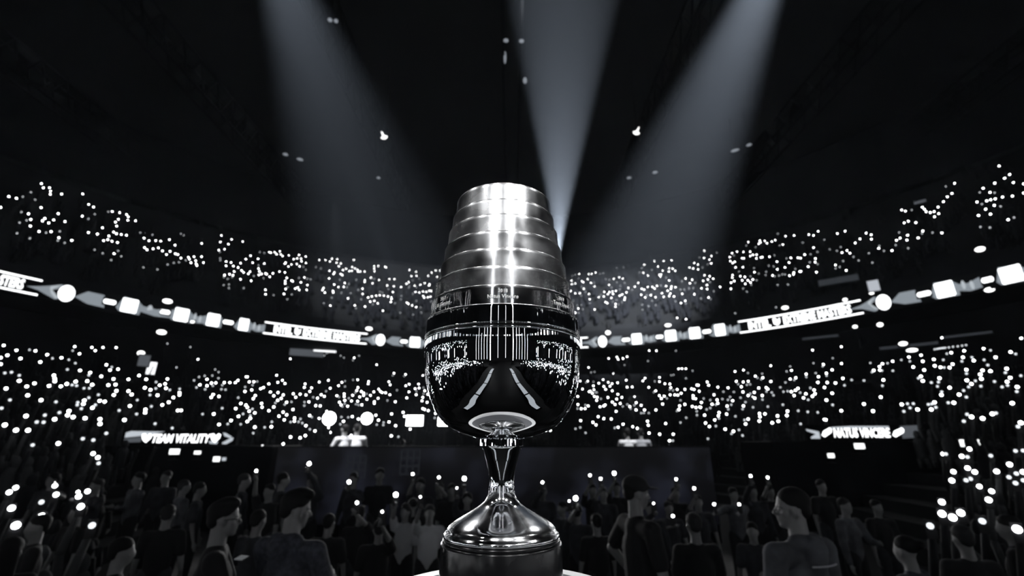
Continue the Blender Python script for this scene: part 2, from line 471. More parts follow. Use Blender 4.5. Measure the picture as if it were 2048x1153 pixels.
# roof with trusses
mb = MB(); vs = [polar(-PI + 2 * PI * i / 96, rib_R(-PI + 2 * PI * i / 96) + 16, 30.5) for i in range(96)]
vs += [v + Vector((0, 0, .5)) for v in vs]
mb.add(vs, [tuple(range(96)), tuple(range(191, 95, -1))] + [(i, (i + 1) % 96, 96 + (i + 1) % 96, 96 + i) for i in range(96)])
o = mb.build('ceiling', roof_m); o['kind'] = 'structure'
for k, x in enumerate((-36, -24, -12, 0, 12, 24, 36)):
    mb = MB(); L = 46
    for zz in (27.2, 29.4):
        for dx in (-.6, .6): mb.bar((x + dx, -L, zz), (x + dx, L, zz), .11, n=6)
    for j in range(46):
        y0 = -L + 2 * j
        for dx in (-.6, .6):
            mb.bar((x + dx, y0, 27.2), (x + dx, y0 + 1, 29.4), .06, n=5); mb.bar((x + dx, y0 + 1, 29.4), (x + dx, y0 + 2, 27.2), .06, n=5)
    mb.bar((x, -L, 27.2), (x, -L, 30.6), .15, n=6); mb.bar((x, L, 27.2), (x, L, 30.6), .15, n=6)
    o = mb.build('trim_%d' % (k + 1), mat('roof_steel', (0.0035, 0.004, 0.005), 0.6)); o['kind'] = 'structure'

# ------------------------------------------------------------------ ribbon board
rb_back = mat('ribbon_black', (0.006, 0.006, 0.008), 0.4)
rb_white = mat('ribbon_white', (0.05, 0.05, 0.05), 0.4, emit=(0.96, 0.98, 1.0), strength=2.6)
rb_grey = mat('ribbon_grey', (0.02, 0.02, 0.02), 0.4, emit=(0.80, 0.90, 1.0), strength=0.32)
rb_mid = mat('ribbon_light_grey', (0.02, 0.02, 0.02), 0.4, emit=(0.85, 0.93, 1.0), strength=0.55)
ribbon = empty('ribbon_board', polar(0, rib_R(0), RIB_Z), label='curved LED ribbon board running along the front of the upper balcony', cat='led screen')
ribbon_off = polar(0, rib_R(0), RIB_Z)
def rp(az, v, off=0.0): return polar(az, rib_R(az) - off, RIB_Z + v) - ribbon_off
HB = 0.46
mb = MB(); n = 240; vs = []; fs = []
for i in range(n + 1):
    az = -PI + 2 * PI * i / n
    vs += [rp(az, -HB - .06, 0), rp(az, HB + .06, 0), rp(az, HB + .06, -.1), rp(az, -HB - .06, -.1)]
for i in range(n):
    for j in range(4): fs.append((i * 4 + j, i * 4 + (j + 1) % 4, i * 4 + 4 + (j + 1) % 4, i * 4 + 4 + j))
mb.add(vs, fs); mb.build('screen_face', rb_back, ribbon)
def rib_az(x):
    """azimuth of the ribbon above frame column x"""
    lo, hi = -1.3, 1.3
    for _ in range(50):
        m = (lo + hi) / 2; p = polar(m, rib_R(m), RIB_H)
        dep = p.y * cp + p.z * sp
        if 1024 + FPX * p.x / dep < x: lo = m
        else: hi = m
    return (lo + hi) / 2
def patch(name, m, pts, off):
    """closed outline in (column, v) on the ribbon, resampled so that it follows the curve"""
    mb = MB()
    out = []
    for i in range(len(pts)):
        (x0, v0), (x1, v1) = pts[i], pts[(i + 1) % len(pts)]
        k = max(1, int(abs(x1 - x0) / 14))
        for j in range(k): t = j / k; out.append((x0 + (x1 - x0) * t, v0 + (v1 - v0) * t))
    vs = [rp(rib_az(x), v * HB, off) for x, v in out]
    mb.add(vs + [rp(rib_az(x), v * HB, off - .012) for x, v in out], [tuple(range(len(vs)))] + [(i, (i + 1) % len(vs), len(vs) + (i + 1) % len(vs), len(vs) + i) for i in range(len(vs))])
    return mb.build(name, m, ribbon)
def strip(name, m, x0, x1, v0, v1, off=.02):
    mb = MB(); k = max(1, int(abs(x1 - x0) / 8)); vs = []; fs = []
    for i in range(k + 1):
        az = rib_az(x0 + (x1 - x0) * i / k); vs += [rp(az, v0 * HB, off), rp(az, v1 * HB, off)]
    for i in range(k): fs.append((2 * i, 2 * i + 1, 2 * i + 3, 2 * i + 2))
    mb.add(vs, fs); return mb.build(name, m, ribbon)
def oval(name, m, x, wpx, hv, off=.02, v=0):
    return patch(name, m, [(x + wpx / 2 * math.cos(2 * PI * i / 20), v + hv * math.sin(2 * PI * i / 20)) for i in range(20)], off)
def pill(x0, x1, v=0, h=.30):
    strip('screen_graphic', rb_back, x0 - 2, x1 + 2, v - h - .22, v + h + .22, .024)
    c = (x1 - x0) * .12
    patch('screen_graphic', rb_white, [(x0, v - h * .4), (x0 + c, v - h), (x1 - c, v - h), (x1, v - h * .4), (x1, v + h * .4), (x1 - c, v + h), (x0 + c, v + h), (x0, v + h * .4)], .028)
def rect(x0, x1, h=.95): 
    c = (x1 - x0) * .06
    patch('screen_graphic', rb_white, [(x0, -h + .12), (x0 + c, -h), (x1 - c, -h), (x1, -h + .12), (x1, h - .12), (x1 - c, h), (x0 + c, h), (x0, h - .12)], .028)
def swoosh(pts, m=None): patch('screen_graphic', m or rb_grey, pts, .018)
def badge(x, wpx):
    oval('screen_badge', rb_white, x, wpx, 1.05, .03)
    for q in (-.12, .12): patch('screen_badge', rb_mid, [(x + wpx * (q - .10), -.45), (x + wpx * (q - .02), -.45), (x + wpx * (q + .16), .35), (x + wpx * (q + .08), .35)], .045)
def ribbon_text(body, x0, x1, off=.03, bold=.035, hv=.62):
    me = text_mesh(body, 1.0, bold, 0.0, spacing=1.0)
    fit_text(me, 1.0, 2 * hv * HB)
    a0, a1 = rib_az(x0), rib_az(x1)
    for v in me.vertices: v.co = rp(a0 + (a1 - a0) * (v.co.x + .5), v.co.y, off)
    me.materials.append(rb_white); return link_mesh('screen_lettering', me, ribbon)
def title(x0, x1, b0, b1):
    strip('screen_line', rb_white, b0, b1, .80, 1.0, .03); strip('screen_line', rb_white, b0, b1, -1.0, -.80, .03)
    w_ = x1 - x0
    ribbon_text('INTEL', x0, x0 + w_ * .215); ribbon_text('EXTREME MASTERS', x0 + w_ * .34, x1)
    xm = x0 + w_ * .275; q = w_ * .035
    patch('screen_lettering', rb_white, [(xm - q, .55), (xm - q * .2, .62), (xm + q * .3, .2), (xm + q, .6), (xm + q * .9, -.2), (xm + q * .1, -.62), (xm - q * .9, -.3)], .03)
title(-205, 48, -225, 80); title(548, 720, 528, 734); title(1497, 1702, 1478, 1724)
strip('screen_line', rb_white, 1120, 1176, .80, 1.0, .03); strip('screen_line', rb_white, 1120, 1176, -1.0, -.80, .03); strip('screen_line', rb_white, 1150, 1163, -.85, .85, .03)
for a, b in ((78, 120), (735, 752), (1176, 1193), (1722, 1752)):
    m_ = (a + b) / 2
    swoosh([(a - 24, -.1), (a, .2), (m_, .55), (b, 1), (b + 6, .7), (m_ + 2, .1), (b, -.9), (b - 6, -1), (a, -.3)])
    swoosh([(m_, .5), (b, .95), (b + 3, .6), (m_ + 5, .1), (b + 2, -.75), (b - 4, -.95), (m_ - 2, -.1)], rb_mid)
badge(133, 33); badge(761, 18); badge(1205, 17); badge(1767, 29)
for a, b in ((150, 206), (771, 801), (1214, 1244), (1781, 1833)):
    swoosh([(a, -.2), (a + (b - a) * .4, .8), (b, .75), (b + 6, -.9), (a + (b - a) * .5, -.8)])
for a, b in ((241, 279), (346, 380), (412, 441), (476, 499), (818, 842), (1262, 1284), (1329, 1354), (1377, 1402), (1424, 1452), (1868, 1912), (1998, 2046)):
    swoosh([(a - 8, -.5), (a + 4, 1.1), (b - 6, .9), (b + 6, .3), (b + 3, -1.05), (a, -.95)])
for a, b in ((280, 345), (380, 413), (499, 530), (842, 870), (1285, 1312), (1354, 1378), (1453, 1480), (1912, 1962)):
    swoosh([(a, .3), (a + (b - a) * .5, .15), (b, .55), (b, -.7), (a + (b - a) * .5, -.85), (a, -.5)])
    for q in (.3, .62): oval('screen_graphic', rb_mid, a + (b - a) * q, (b - a) * .16, .55, .022, .05 if q < .5 else -.2)
for a, b in ((243, 275), (349, 377), (414, 439), (478, 497), (820, 840), (1264, 1283), (1331, 1352), (1379, 1400), (1430, 1450), (1871, 1908), (2000, 2045)): rect(a, b)
for a, b in ((207, 232), (320, 340), (446, 467), (801, 815), (1244, 1260), (1312, 1326), (1405, 1422), (1834, 1862), (1963, 1987)): pill(a, b)
# rest of the board, to the sides and behind the camera
for a0, a1 in ((55, 175), (-175, -58)):
    k = 0; a = a0
    while a < a1:
        w_ = random.choice((1.2, 2.2, 1.4)); mb = MB(); hh = random.choice((.28, .42, .42))
        vs = [rp(R_(a), -hh, .03), rp(R_(a + w_), -hh, .03), rp(R_(a + w_), hh, .03), rp(R_(a), hh, .03)]
        mb.add(vs, [(0, 1, 2, 3)]); mb.build('screen_graphic', random.choice((rb_white, rb_mid, rb_grey)), ribbon); a += w_ + random.choice((1.0, 2.0, 3.4))
# lit openings and lamps below and above the board
suite_w = mat('suite_window_lit', (0.1, 0.1, 0.1), 0.5, emit=(0.95, 0.97, 1.0), strength=1.6)
suite_g = mat('suite_window_dim', (0.1, 0.1, 0.1), 0.5, emit=(0.8, 0.88, 1.0), strength=0.10)
def flat_at(x, y, wpx, hpx, r, thick=.06):
    c = at_r(x, y, r); d = (c - Vector((0, 0, EYE))); k = ray(x, y).length / FPX
    dist = d.length; s_ = dist / (FPX * k) 
    return c, wpx * s_, hpx * s_
def lit_panel(name, x, y, wpx, hpx, m, label, cat, rr=None, rnd=False, yaw=0.0):
    az = az_of(x, y); r = (rr if rr else rib_R(az) + 2.7)
    c, W, H = flat_at(x, y, wpx, hpx, r)
    t = empty(name, c, -az + yaw, label, cat)
    mb = MB(); mb.box((0, .05, 0), (W + .12, .10, H + .12)); mb.build('frame', dark_metal, t)
    mb = MB()
    if rnd: mb.lathe([(0, .02), (.5, .015), (.5, -.02)], 20); me = mb.mesh('glass', m); [setattr(v, 'co', Vector((v.co.x * W, -v.co.z, v.co.y * H))) for v in me.vertices]; link_mesh('glass', me, t)
    else: mb.box((0, -.005, 0), (W, .03, H)); mb.build('glass', m, t)
    return t
for a in [(578, 683, 52, 7, 0, 'window of a suite under the ribbon board lettering, left of the cup, upper strip'), (648, 690, 46, 6, 0, 'long bright window of a suite right under the ribbon board, left of the cup'),
          (650, 700, 42, 9, 0, 'bright window below the long one under the ribbon board'), (303, 737, 14, 24, 0, 'tall lit doorway at the top of the lower tier, left')]:
    lit_panel('suite_window', a[0], a[1], a[2], a[3], suite_w, a[5], 'window', rr=rib_R(az_of(a[0], a[1])) + 2.6 if a[1] < 705 else rib_R(az_of(a[0], a[1])) - 1.2)
lit_panel('suite_window', 600, 697, 90, 30, suite_g, 'dim suite behind glass under the ribbon board, left of the cup', 'window', rr=rib_R(az_of(600, 697)) + 2.9)
lit_panel('suite_window', 288, 722, 18, 22, suite_g, 'dim grey doorway beside the tall lit one, left', 'window', rr=rib_R(az_of(288, 722)) - 1.2)
lit_panel('suite_window', 1782, 774, 8, 15, suite_w, 'small upright lit doorway in the lower tier, right', 'window', rr=rib_R(az_of(1782, 774)) - 5)
dimstrip = mat('dim_sign', (0.1, 0.1, 0.1), 0.5, emit=(0.75, 0.85, 1.0), strength=0.035)
for k, (x, y, w_, h_) in enumerate(((1676, 561, 66, 12), (1816, 692, 90, 5), (1840, 404, 18, 5), (1640, 675, 60, 4), (1935, 670, 70, 4))):
    lit_panel('section_sign', x, y, w_, h_, dimstrip if k != 2 else suite_g, ('faint grey section sign above the ribbon board, right', 'faint thin sign line over the right side of the lower tier', 'small dim sign high in the upper tier, right', 'faint thin sign line below the ribbon lettering, right', 'faint thin sign line near the right edge of the picture')[k], 'sign', rr=rib_R(az_of(x, y)) + (.0 if k != 2 else 6))
lamp_w = mat('aisle_lamp_lit', (0.1, 0.1, 0.1), 0.5, emit=(1, 1, 1), strength=3.0)
for x, y, w_, h_, lab in ((738, 658, 13, 7, 'oval lamp on the balcony front left of the cup'), (335, 603, 16, 9, 'oval lamp over the ribbon board, left'), (1216, 666, 10, 8, 'round lamp over the ribbon board just right of the cup'),
                        (1336, 651, 12, 6, 'small oval lamp over the ribbon board, right of the cup'), (1570, 616, 12, 7, 'oval lamp over the lettering of the ribbon board, right'), (1960, 499, 15, 10, 'large oval lamp at the upper tier near the right edge'),
                        (1979, 580, 15, 9, 'oval lamp under the ribbon board near the right edge'), (1760, 650, 10, 8, 'round lamp below the badge of the ribbon board, right'), (1743, 586, 8, 7, 'round lamp above the badge of the ribbon board, right'),
                        (323, 665, 16, 9, 'lamp under the ribbon board, left'), (370, 642, 9, 5, 'small lamp close under the ribbon board, left'), (384, 644, 9, 5, 'small lamp beside its twin close under the ribbon board, left'), (1690, 600, 8, 6, 'round lamp above the end of the ribbon lettering, right'), (1710, 654, 8, 6, 'round lamp left of the one below the badge, right'),
                        (282, 707, 12, 9, 'round lamp over the tall lit doorway, left'), (1806, 688, 14, 8, 'oval lamp over the right side of the lower tier'), (1824, 701, 18, 7, 'long oval lamp over the right side of the lower tier')):
    az = az_of(x, y); up = y < (600 if x > 1700 or x < 330 else 670)
    lit_panel('balcony_lamp', x, y, w_, h_, lamp_w, lab, 'lamp', rr=rib_R(az) + (.0 if up else -.35), rnd=True)
# lit figure shape on the balcony, right
t = lit_panel('balcony_banner', 1747, 572, 18, 22, mat('banner_lit', (0.1, 0.1, 0.1), 0.5, emit=(0.85, 0.9, 1), strength=0.55), 'small lit banner hanging above the ribbon badge, right', 'banner', rr=rib_R(az_of(1747, 572)) - .02)
# lamps of the roof
roof_dim = mat('roof_lamp_dim', (0.1, 0.1, 0.1), 0.5, emit=(0.8, 0.88, 1), strength=0.30)
for x, y, w_, h_, lab in ((600, 319, 12, 6, 'faint oval lamp under the roof, left, lowest'), (571, 309, 10, 6, 'faint oval lamp under the roof beside the lowest one, left'), (757, 356, 7, 5, 'faint small lamp under the roof, left of the cup'), (1012, 81, 10, 10, 'dim round lamp high over the cup, left of a pair'),
                        (1043, 82, 10, 10, 'dim round lamp high over the cup, right of a pair'), (1050, 161, 8, 16, 'dim lamp under the pair over the cup'), (1010, 115, 5, 32, 'upright thin lamp under the pair over the cup'), (660, 40, 9, 10, 'faint lamp at the top left beam, left of two'),
                        (672, 42, 8, 10, 'faint lamp at the top left beam, right of two'), (1470, 301, 16, 6, 'faint oval lamp under the roof, right'), (1498, 290, 10, 6, 'faint small lamp beside the oval one under the roof, right'), (1310, 345, 10, 6, 'faint lamp under the roof right of the cup'), (1258, 356, 9, 5, 'faint lamp under the roof nearest to the cup on its right')):
    d = ray(x, y); tt = (27.0 - EYE) / d.z; rr = math.hypot(d.x, d.y) * tt
    c, W, H = flat_at(x, y, w_, h_, rr)
    t = empty('roof_lamp', c, -az_of(x, y), lab, 'lamp')
    W = max(W, .12); H = max(H, .12)
    mb = MB(); mb.bar((0, .1, H * .5), (0, .1, 30.5 - c.z), .02, n=5); mb.ell((0, .12, 0), (W * .6, .12, H * .6), n=10, m=8); mb.build('housing', roof_steel, t, True)
    mb = MB(); mb.ell((0, .0, 0), (W * .5, .06, H * .5), n=12, m=8); mb.build('lens', roof_dim, t, True)
# two moving heads
mh_m = mat('moving_head_lit', (0.1, 0.1, 0.1), 0.5, emit=(1, 1, 1), strength=2.2)
for x, y, s, lab in ((767, 271, -1, 'bright fan shaped spotlight head under the roof, left of the cup'), (1274, 262, 1, 'bright fan shaped spotlight head under the roof, right of the cup')):
    c, W, H = flat_at(x, y, 14, 18, 30)
    t = empty('spotlight_head', c, -az_of(x, y), lab, 'spotlight')
    M = Matrix.Rotation(s * .5, 3, 'Y')
    mb = MB(); mb.bar((0, .3, H * .5), (0, .3, 30.5 - c.z), .03, n=5); mb.box((0, .3, H * .55), (.6, .15, .1)); mb.box((0, .25, .1), (.42, .3, .3), M); mb.build('yoke', roof_steel, t)
    mb = MB(); pts = [Vector((.035 * W, 0, H * .55)), Vector((.12 * W, 0, 0))] + [Vector((W * .5 * math.sin(a), 0, -H * .12 - H * .30 * math.cos(a))) for a in (1.35, .9, .45, 0, -.45, -.9, -1.35)] + [Vector((-.12 * W, 0, 0)), Vector((-.035 * W, 0, H * .55))]
    pts = [M @ p for p in pts]; n = len(pts)
    mb.add(pts + [p + Vector((0, .08, 0)) for p in pts], [tuple(range(n)), tuple(range(2 * n - 1, n - 1, -1))] + [(i, (i + 1) % n, n + (i + 1) % n, n + i) for i in range(n)])
    mb.build('lens', mh_m, t)

# ------------------------------------------------------------------ phone torches held up in the stands
# read off the photograph in pieces: (origin x, origin y, scale, lowest and highest frame column used, bright, dim)
CROPS = [
 (0, 300, 4.805, 0, 2048, "85,449 158,466 5,553 416,365 476,364 486,397 483,427 398,325 592,426 395,556 273,615 296,670 430,660 408,683 468,703 516,674 560,613 624,690 291,733 375,785 491,787 566,845 690,871 795,424 852,525 899,550 791,638 850,795 985,749 936,810 1079,593 1150,604 1217,622 1232,645 1228,677 1303,682 1138,669 1110,695 1122,733 1092,791 1120,807 1165,814 1215,821 1047,829 1036,863 995,873 1076,879 1129,891 1097,998 1385,849 1432,874 1496,873 1545,878 1628,863 1682,917 1390,941 1413,961 1471,952 1522,943 1562,972 1634,976 1600,1007 1684,999 1708,1007 1739,1041 1811,1034 1820,1051 1865,1028 1937,1028 1881,1066 1835,1086 1884,1097 1892,1112 1955,1084 1939,900",
  "219,451 297,408 338,480 205,598 256,678 188,700 163,802 287,851 575,784 443,797 622,895 555,872 911,619 850,664 909,961 987,995 1135,971 1165,1024 1349,797 1465,817 1738,807 1767,822 1611,1102 1670,1086 1719,1081 1785,1062 1378,1131 1513,1150 1068,1060 1041,596"),
 (400, 420, 4.452, 409, 700, "191,229 282,264 181,287 253,306 380,284 167,359 218,351 409,440 451,409 517,437 469,472 573,479 361,476 233,461 276,470 233,499 297,502 340,514 304,550 218,583 263,574 293,584 370,540 387,558 445,551 431,570 521,524 530,550 524,580 548,573 583,567 594,574 649,566 621,597 361,620 456,633 617,377 632,382 665,378 682,396 711,370 720,397 735,412 792,405 882,402 942,416 835,440 865,433 899,435 904,459 944,474 764,470 755,480 814,487 787,506 862,484 887,503 708,551 756,558 772,607 759,635 759,657 763,706 748,750 815,630 826,637 929,603 898,647 956,670 870,692 848,702 882,713 950,713 583,713 584,753 1062,447 1117,448 1175,437 1222,440 1157,461 1216,472 1254,478 1237,503 1273,537 1153,544 1197,558 1190,572 1252,573 1268,583 1300,525 1330,546 1150,611 1195,666 1233,689 1289,652 1279,687 1101,697 1091,715 1112,738 1184,722 1186,735 1318,789 1161,853 950,993 1070,1050",
  "176,375 181,432 181,450 213,600 247,616 288,600 211,671 258,665 257,697 390,698 533,377 573,385 566,609 521,495 942,534 920,507 1033,510 1077,522 881,607 955,614 985,618 817,754 777,797 1103,833 1174,783 1260,739 1342,740 1307,690 1245,622 1326,660 778,692 655,760 480,590"),
 (700, 480, 7.205, 700, 884, "55,292 32,392 72,414 108,433 113,460 27,448 147,457 210,458 350,381 348,416 354,454 408,380 505,390 521,400 302,548 418,580 324,629 215,584 209,608 181,706 182,783 566,566 641,568 536,660 632,670 618,754 736,682 261,832 315,816 377,808 429,800 488,806 548,818 597,835 597,855 589,897 292,892 351,880 400,916 70,946 216,963 474,1023 857,437 951,462 885,523 959,521 846,610 813,634 931,662 1013,650 1077,625 1146,643 1138,660 1177,474 1126,521 1236,445 1256,536 1295,445 945,753 998,761 1052,745 1099,752 1142,735 1170,737 1055,812 1069,833 1121,830 1161,820 821,907 841,925 895,946 954,972",
  "349,563 91,576 120,722 11,768 161,858 648,917 735,860 742,808 552,710 465,760 433,750 905,583 905,779 855,670 849,695 957,684 957,882 995,560 725,1053 909,1078 1027,1050 1015,975 1170,890 86,987 330,930"),
 (1130, 480, 7.205, 1130, 1330, "204,493 343,496 384,493 441,471 328,568 94,588 146,630 97,642 35,635 247,597 264,613 374,622 427,675 82,738 149,771 345,782 213,770 355,856 192,992 148,1053 427,1005 271,706 704,563 782,542 834,560 636,650 566,753 640,755 686,745 617,784 692,781 735,738 487,828 559,819 668,839 582,898 610,914 729,926 727,965 787,805 825,790 864,832 859,865 886,760 913,696 1005,675 1055,622 1142,360 1129,477 1198,516 1289,308 1341,385 1407,445 1360,505 1385,500 1375,530 1422,305 1193,680 1106,707 1140,720 1260,680 1292,703 1326,664 1098,793 1155,831 1238,798 1305,830 1397,770 1422,822",
  "104,518 146,503 193,557 239,680 233,805 421,616 505,490 551,482 747,408 845,397 588,567 640,577 748,610 859,622 800,665 790,716 668,690 518,795 295,752 120,880 178,948 235,940 257,1002 195,1054 357,912 690,893 741,868 823,897 770,930 966,724 1108,406 1251,433 1075,470 1379,658 1178,800 1113,936 1117,1010 1307,942 1205,957 1255,880"),
 (1140, 420, 4.452, 1331, 1600, "883,521 914,524 880,550 937,544 904,450 883,629 856,680 903,683 939,690 898,705 870,722 893,745 883,768 926,772 1029,612 1088,623 1068,655 999,749 988,831 1026,810 1065,515 1097,523 1107,474 1139,488 1141,530 1196,366 1194,429 1259,412 1242,445 1257,477 1197,583 1244,592 1228,621 1185,633 1275,614 1219,670 1171,699 1221,706 1107,752 1233,781 1337,687 1443,387 1487,373 1423,422 1427,457 1467,463 1449,474 1474,514 1545,376 1533,431 1548,431 1605,374 1629,402 1605,412 1661,401 1660,432 1700,425 1713,422 1776,419 1539,511 1447,582 1445,605 1463,635 1435,649 1432,704 1517,592 1557,598 1534,629 1584,629 1628,622 1607,648 1561,660 1642,555 1588,288 1690,275 1696,292 1680,302 1734,277 1754,298 1796,283 1826,271 1919,235 1996,229 1895,310 1843,463 1847,530 1967,428 1951,470 1914,513 1993,560 1990,575 1955,587 1804,585 2030,427 2045,550 954,963 1033,975 1039,1022",
  "857,603 996,636 1115,650 1098,697 1060,700 1017,711 984,711 1280,726 1166,789 1253,795 940,815 1031,833 645,889 1152,425 1226,486 1179,514 1307,382 1458,408 1570,320 1652,332 1851,214 1865,318 1821,405 1928,433 1770,497 1813,505 1746,553 1742,582 1680,568 1639,519 1608,593 1661,628 1614,669 1542,700 1574,729 1505,550 1822,592 1861,587 1890,575 1915,576 2007,528 1850,669 1940,666 1247,645 1834,869 1470,922 1457,958"),
 (1588, 300, 4.4348, 1600.5, 2048, "95,930 58,961 173,760 131,752 213,724 173,868 190,966 187,997 126,1037 61,1079 199,1086 384,743 453,722 425,912 470,893 495,917 367,1022 463,1070 543,827 585,791 640,739 685,754 687,793 751,874 869,894 909,803 941,784 1007,758 1001,801 1101,782 1143,720 1312,737 977,648 1014,633 1080,646 956,534 988,544 1138,509 1157,527 1172,550 1209,556 1243,548 1283,566 1246,594 1278,508 1325,460 1401,387 1424,297 1360,417 1623,463 1678,341 1709,453 1744,443 1785,435 1776,493 1700,527 1637,583 1743,571 1780,296 1738,378 1819,143 1913,219 1868,252 1945,291 1849,419 1937,411 1899,620 2038,302 2038,384",
  "77,824 208,907 140,998 208,1014 147,927 270,798 317,884 380,897 414,863 435,987 405,1039 368,1052 527,950 573,982 664,917 695,1001 797,897 757,853 902,845 933,733 1044,534 1228,735 1135,742 1346,325 1648,378 1779,381 1666,482 1832,502 1654,684 1737,690 1951,601 1013,874"),
 (0, 680, 4.4357, 0, 415, "33,51 146,94 315,99 66,138 182,167 5,160 5,217 418,133 357,198 545,161 663,61 705,125 815,69 845,97 913,69 1031,70 710,273 944,223 976,270 1047,262 800,292 898,325 1007,349 1140,352 1234,318 1297,352 478,317 485,345 486,369 171,365 306,388 238,415 54,434 435,410 540,414 592,393 671,372 774,368 818,400 961,403 1025,399 1033,454 1140,456 1168,487 1285,427 1335,445 1417,404 1485,349 1472,431 1465,392 1397,494 245,494 364,536 748,540 740,570 884,543 929,550 820,604 1152,588 1010,491 1538,513 1592,472 1592,490 1440,579 1497,555 1290,620 1287,647 1607,628 1577,628 231,678 485,706 612,634 600,670 649,687 755,697 887,706 887,747 1104,712 43,757 142,803 249,804 517,921 826,1011 868,1046 1757,174 1773,401 1836,352 1836,409",
  "262,90 466,166 611,178 669,208 598,264 645,97 102,289 43,296 171,317 640,402 680,408 745,431 793,431 788,315 992,243 873,489 788,515 690,557 685,579 722,612 846,579 497,552 88,535 14,608 398,670 527,647 326,731 387,733 1057,628 1212,660 1343,592 1218,536 1330,491 1382,433 1385,376 1506,446 1594,437 943,831 735,879 828,891 290,935 875,1097 1376,746 1528,785 1797,660 1485,35 1689,65 1566,246 1721,361 1743,424 1816,321 1766,331 1820,441"),
 (380, 700, 5.765, 416, 640, "297,383 247,384 395,379 459,379 523,380 553,354 647,313 662,313 684,371 736,370 909,395 999,295 1066,353 1013,377 1095,390 847,436 815,451 711,465 634,482 753,529 730,565 927,489 1014,495 966,532 1075,522 1051,562 1010,584 1114,607 965,661 909,704 586,621 645,640 661,665 682,710 747,729 825,620 832,664 695,793 661,828 1074,720 1114,752 1025,767 1087,810 473,817 274,742 245,550 267,517 334,539 335,863 938,890 1190,509 1270,514 1337,523 1219,549 1327,395 1319,434 1401,441 1381,482 1470,559 1371,602 1450,646 1205,790 1203,824 1336,877 1379,760 1490,793 1491,373 1270,1017 1330,991 1159,1008 1441,938 1075,1087 834,1113 927,1140 559,769 527,680 1187,690 748,894 1157,106",
  "330,258 290,228 257,299 328,329 372,409 263,417 363,457 410,461 636,431 722,409 775,367 556,553 719,684 612,741 695,762 585,860 435,857 861,895 943,833 1092,633 985,615 1170,602 1318,645 1421,549 1252,833 1274,799 1295,847 1404,777 1160,835 1382,918 371,675 1320,605 729,963"),
 (620, 700, 5.765, 640, 880, "212,353 234,446 368,377 329,415 549,347 554,436 539,470 591,482 676,367 670,395 909,369 925,406 776,281 968,272 1102,285 129,520 165,538 87,559 310,530 394,510 394,540 492,527 574,545 617,500 618,527 697,527 735,487 792,455 812,483 832,495 872,497 785,561 921,520 984,601 401,585 479,591 549,595 340,606 358,638 434,652 598,636 655,572 742,600 742,620 118,649 1104,417 1143,398 1141,487 1115,556 1213,449 1252,397 1257,443 1323,474 1224,520 1358,516 1301,551 1292,590 1301,297 1300,680 1322,690 1365,703 1446,735 1350,608 1075,724 1090,770 759,756 790,813 941,741 910,834 987,877 558,800 487,772 386,827 1155,917 938,994 509,94 769,173 217,898 232,954 195,712 475,990",
  "566,70 392,92 353,70 495,122 404,361 497,349 404,425 185,479 333,545 447,560 523,497 652,510 400,622 373,655 531,628 560,638 363,777 441,780 1003,467 893,586 770,865 845,870 849,840 954,297 1085,305 1308,437 1310,507 1225,480 1438,787 1020,1005 262,1107 350,860 195,42 165,68"),
 (1140, 700, 5.765, 1140, 1400, "214,206 446,102 540,84 555,111 611,101 658,80 497,274 205,362 117,362 382,346 270,418 331,387 389,424 441,377 485,392 460,422 549,382 411,458 487,474 275,462 220,484 235,478 258,503 281,539 314,549 438,551 551,514 597,550 538,570 487,604 519,632 579,621 658,432 717,430 649,352 743,545 763,612 689,656 859,695 347,659 390,650 405,638 174,680 91,633 89,540 210,649 130,681 325,773 390,796 476,800 265,838 301,868 123,818 612,860 555,895 725,889 776,908 903,872 893,825 911,963 1033,975 991,696 762,695 821,642 1102,852 1190,975 1147,1051 865,329 840,360 908,435 1032,320 1032,369 1094,393 1151,396 1162,438 1236,459 1325,458 988,475 1030,530 1086,536 1053,564 1154,521 1207,522 1243,524 1282,503 1291,219 1335,220 1253,222 1068,627 1264,648 1256,690 1324,631 1410,655 1452,667 1402,452 1430,459 1463,410 1480,410 1420,530 1420,560 1447,565 1490,480 1496,662 912,10 996,12 532,712 144,454 308,585",
  "244,261 283,256 628,177 271,370 186,377 118,898 63,912 180,960 356,567 310,493 296,493 176,638 87,680 608,655 661,631 699,680 743,641 821,732 852,730 908,731 516,902 634,926 1194,290 1337,330 1413,243 1166,294 978,365 1188,469 1150,462 967,490 1117,562 1274,584 1234,707 1340,785 1274,841 1461,711 1464,755 1185,1050 738,572 900,130 1221,12"),
 (1390, 700, 5.765, 1401, 1650, "141,373 158,411 73,609 64,664 219,521 197,629 254,579 262,618 263,432 381,440 278,726 269,763 228,811 434,588 371,650 365,743 462,252 559,236 695,305 782,324 873,185 476,364 556,373 614,365 534,427 553,488 613,529 683,493 662,549 689,560 821,438 838,453 775,529 875,366 558,648 748,774 806,741 613,801 583,857 951,764 1058,759 1066,710 443,941 348,917 165,886 743,737 741,823 961,825 890,843 1113,239 1162,323 1098,339 1282,282 1424,312 1417,378 1187,447 1158,469 1111,485 1143,530 1278,510 1373,466 1384,509 1354,538 1251,556 1481,170 1493,436 1356,5 121,846 734,442 111,755 1494,806",
  "100,564 177,581 316,569 328,485 448,488 405,545 380,578 418,635 384,688 134,689 176,672 241,636 466,769 276,793 241,881 506,925 548,990 421,970 149,1028 571,812 548,685 840,657 669,665 582,605 778,575 885,494 905,526 824,482 498,398 598,406 636,400 637,508 525,554 610,269 720,325 765,342 774,277 984,434 1020,485 1068,479 1043,378 1057,250 1098,193 1145,349 1365,156 1392,271 1283,316 1331,442 1212,495 1305,578 1472,192 1013,635 1300,718 1415,723 1218,856 1190,705"),
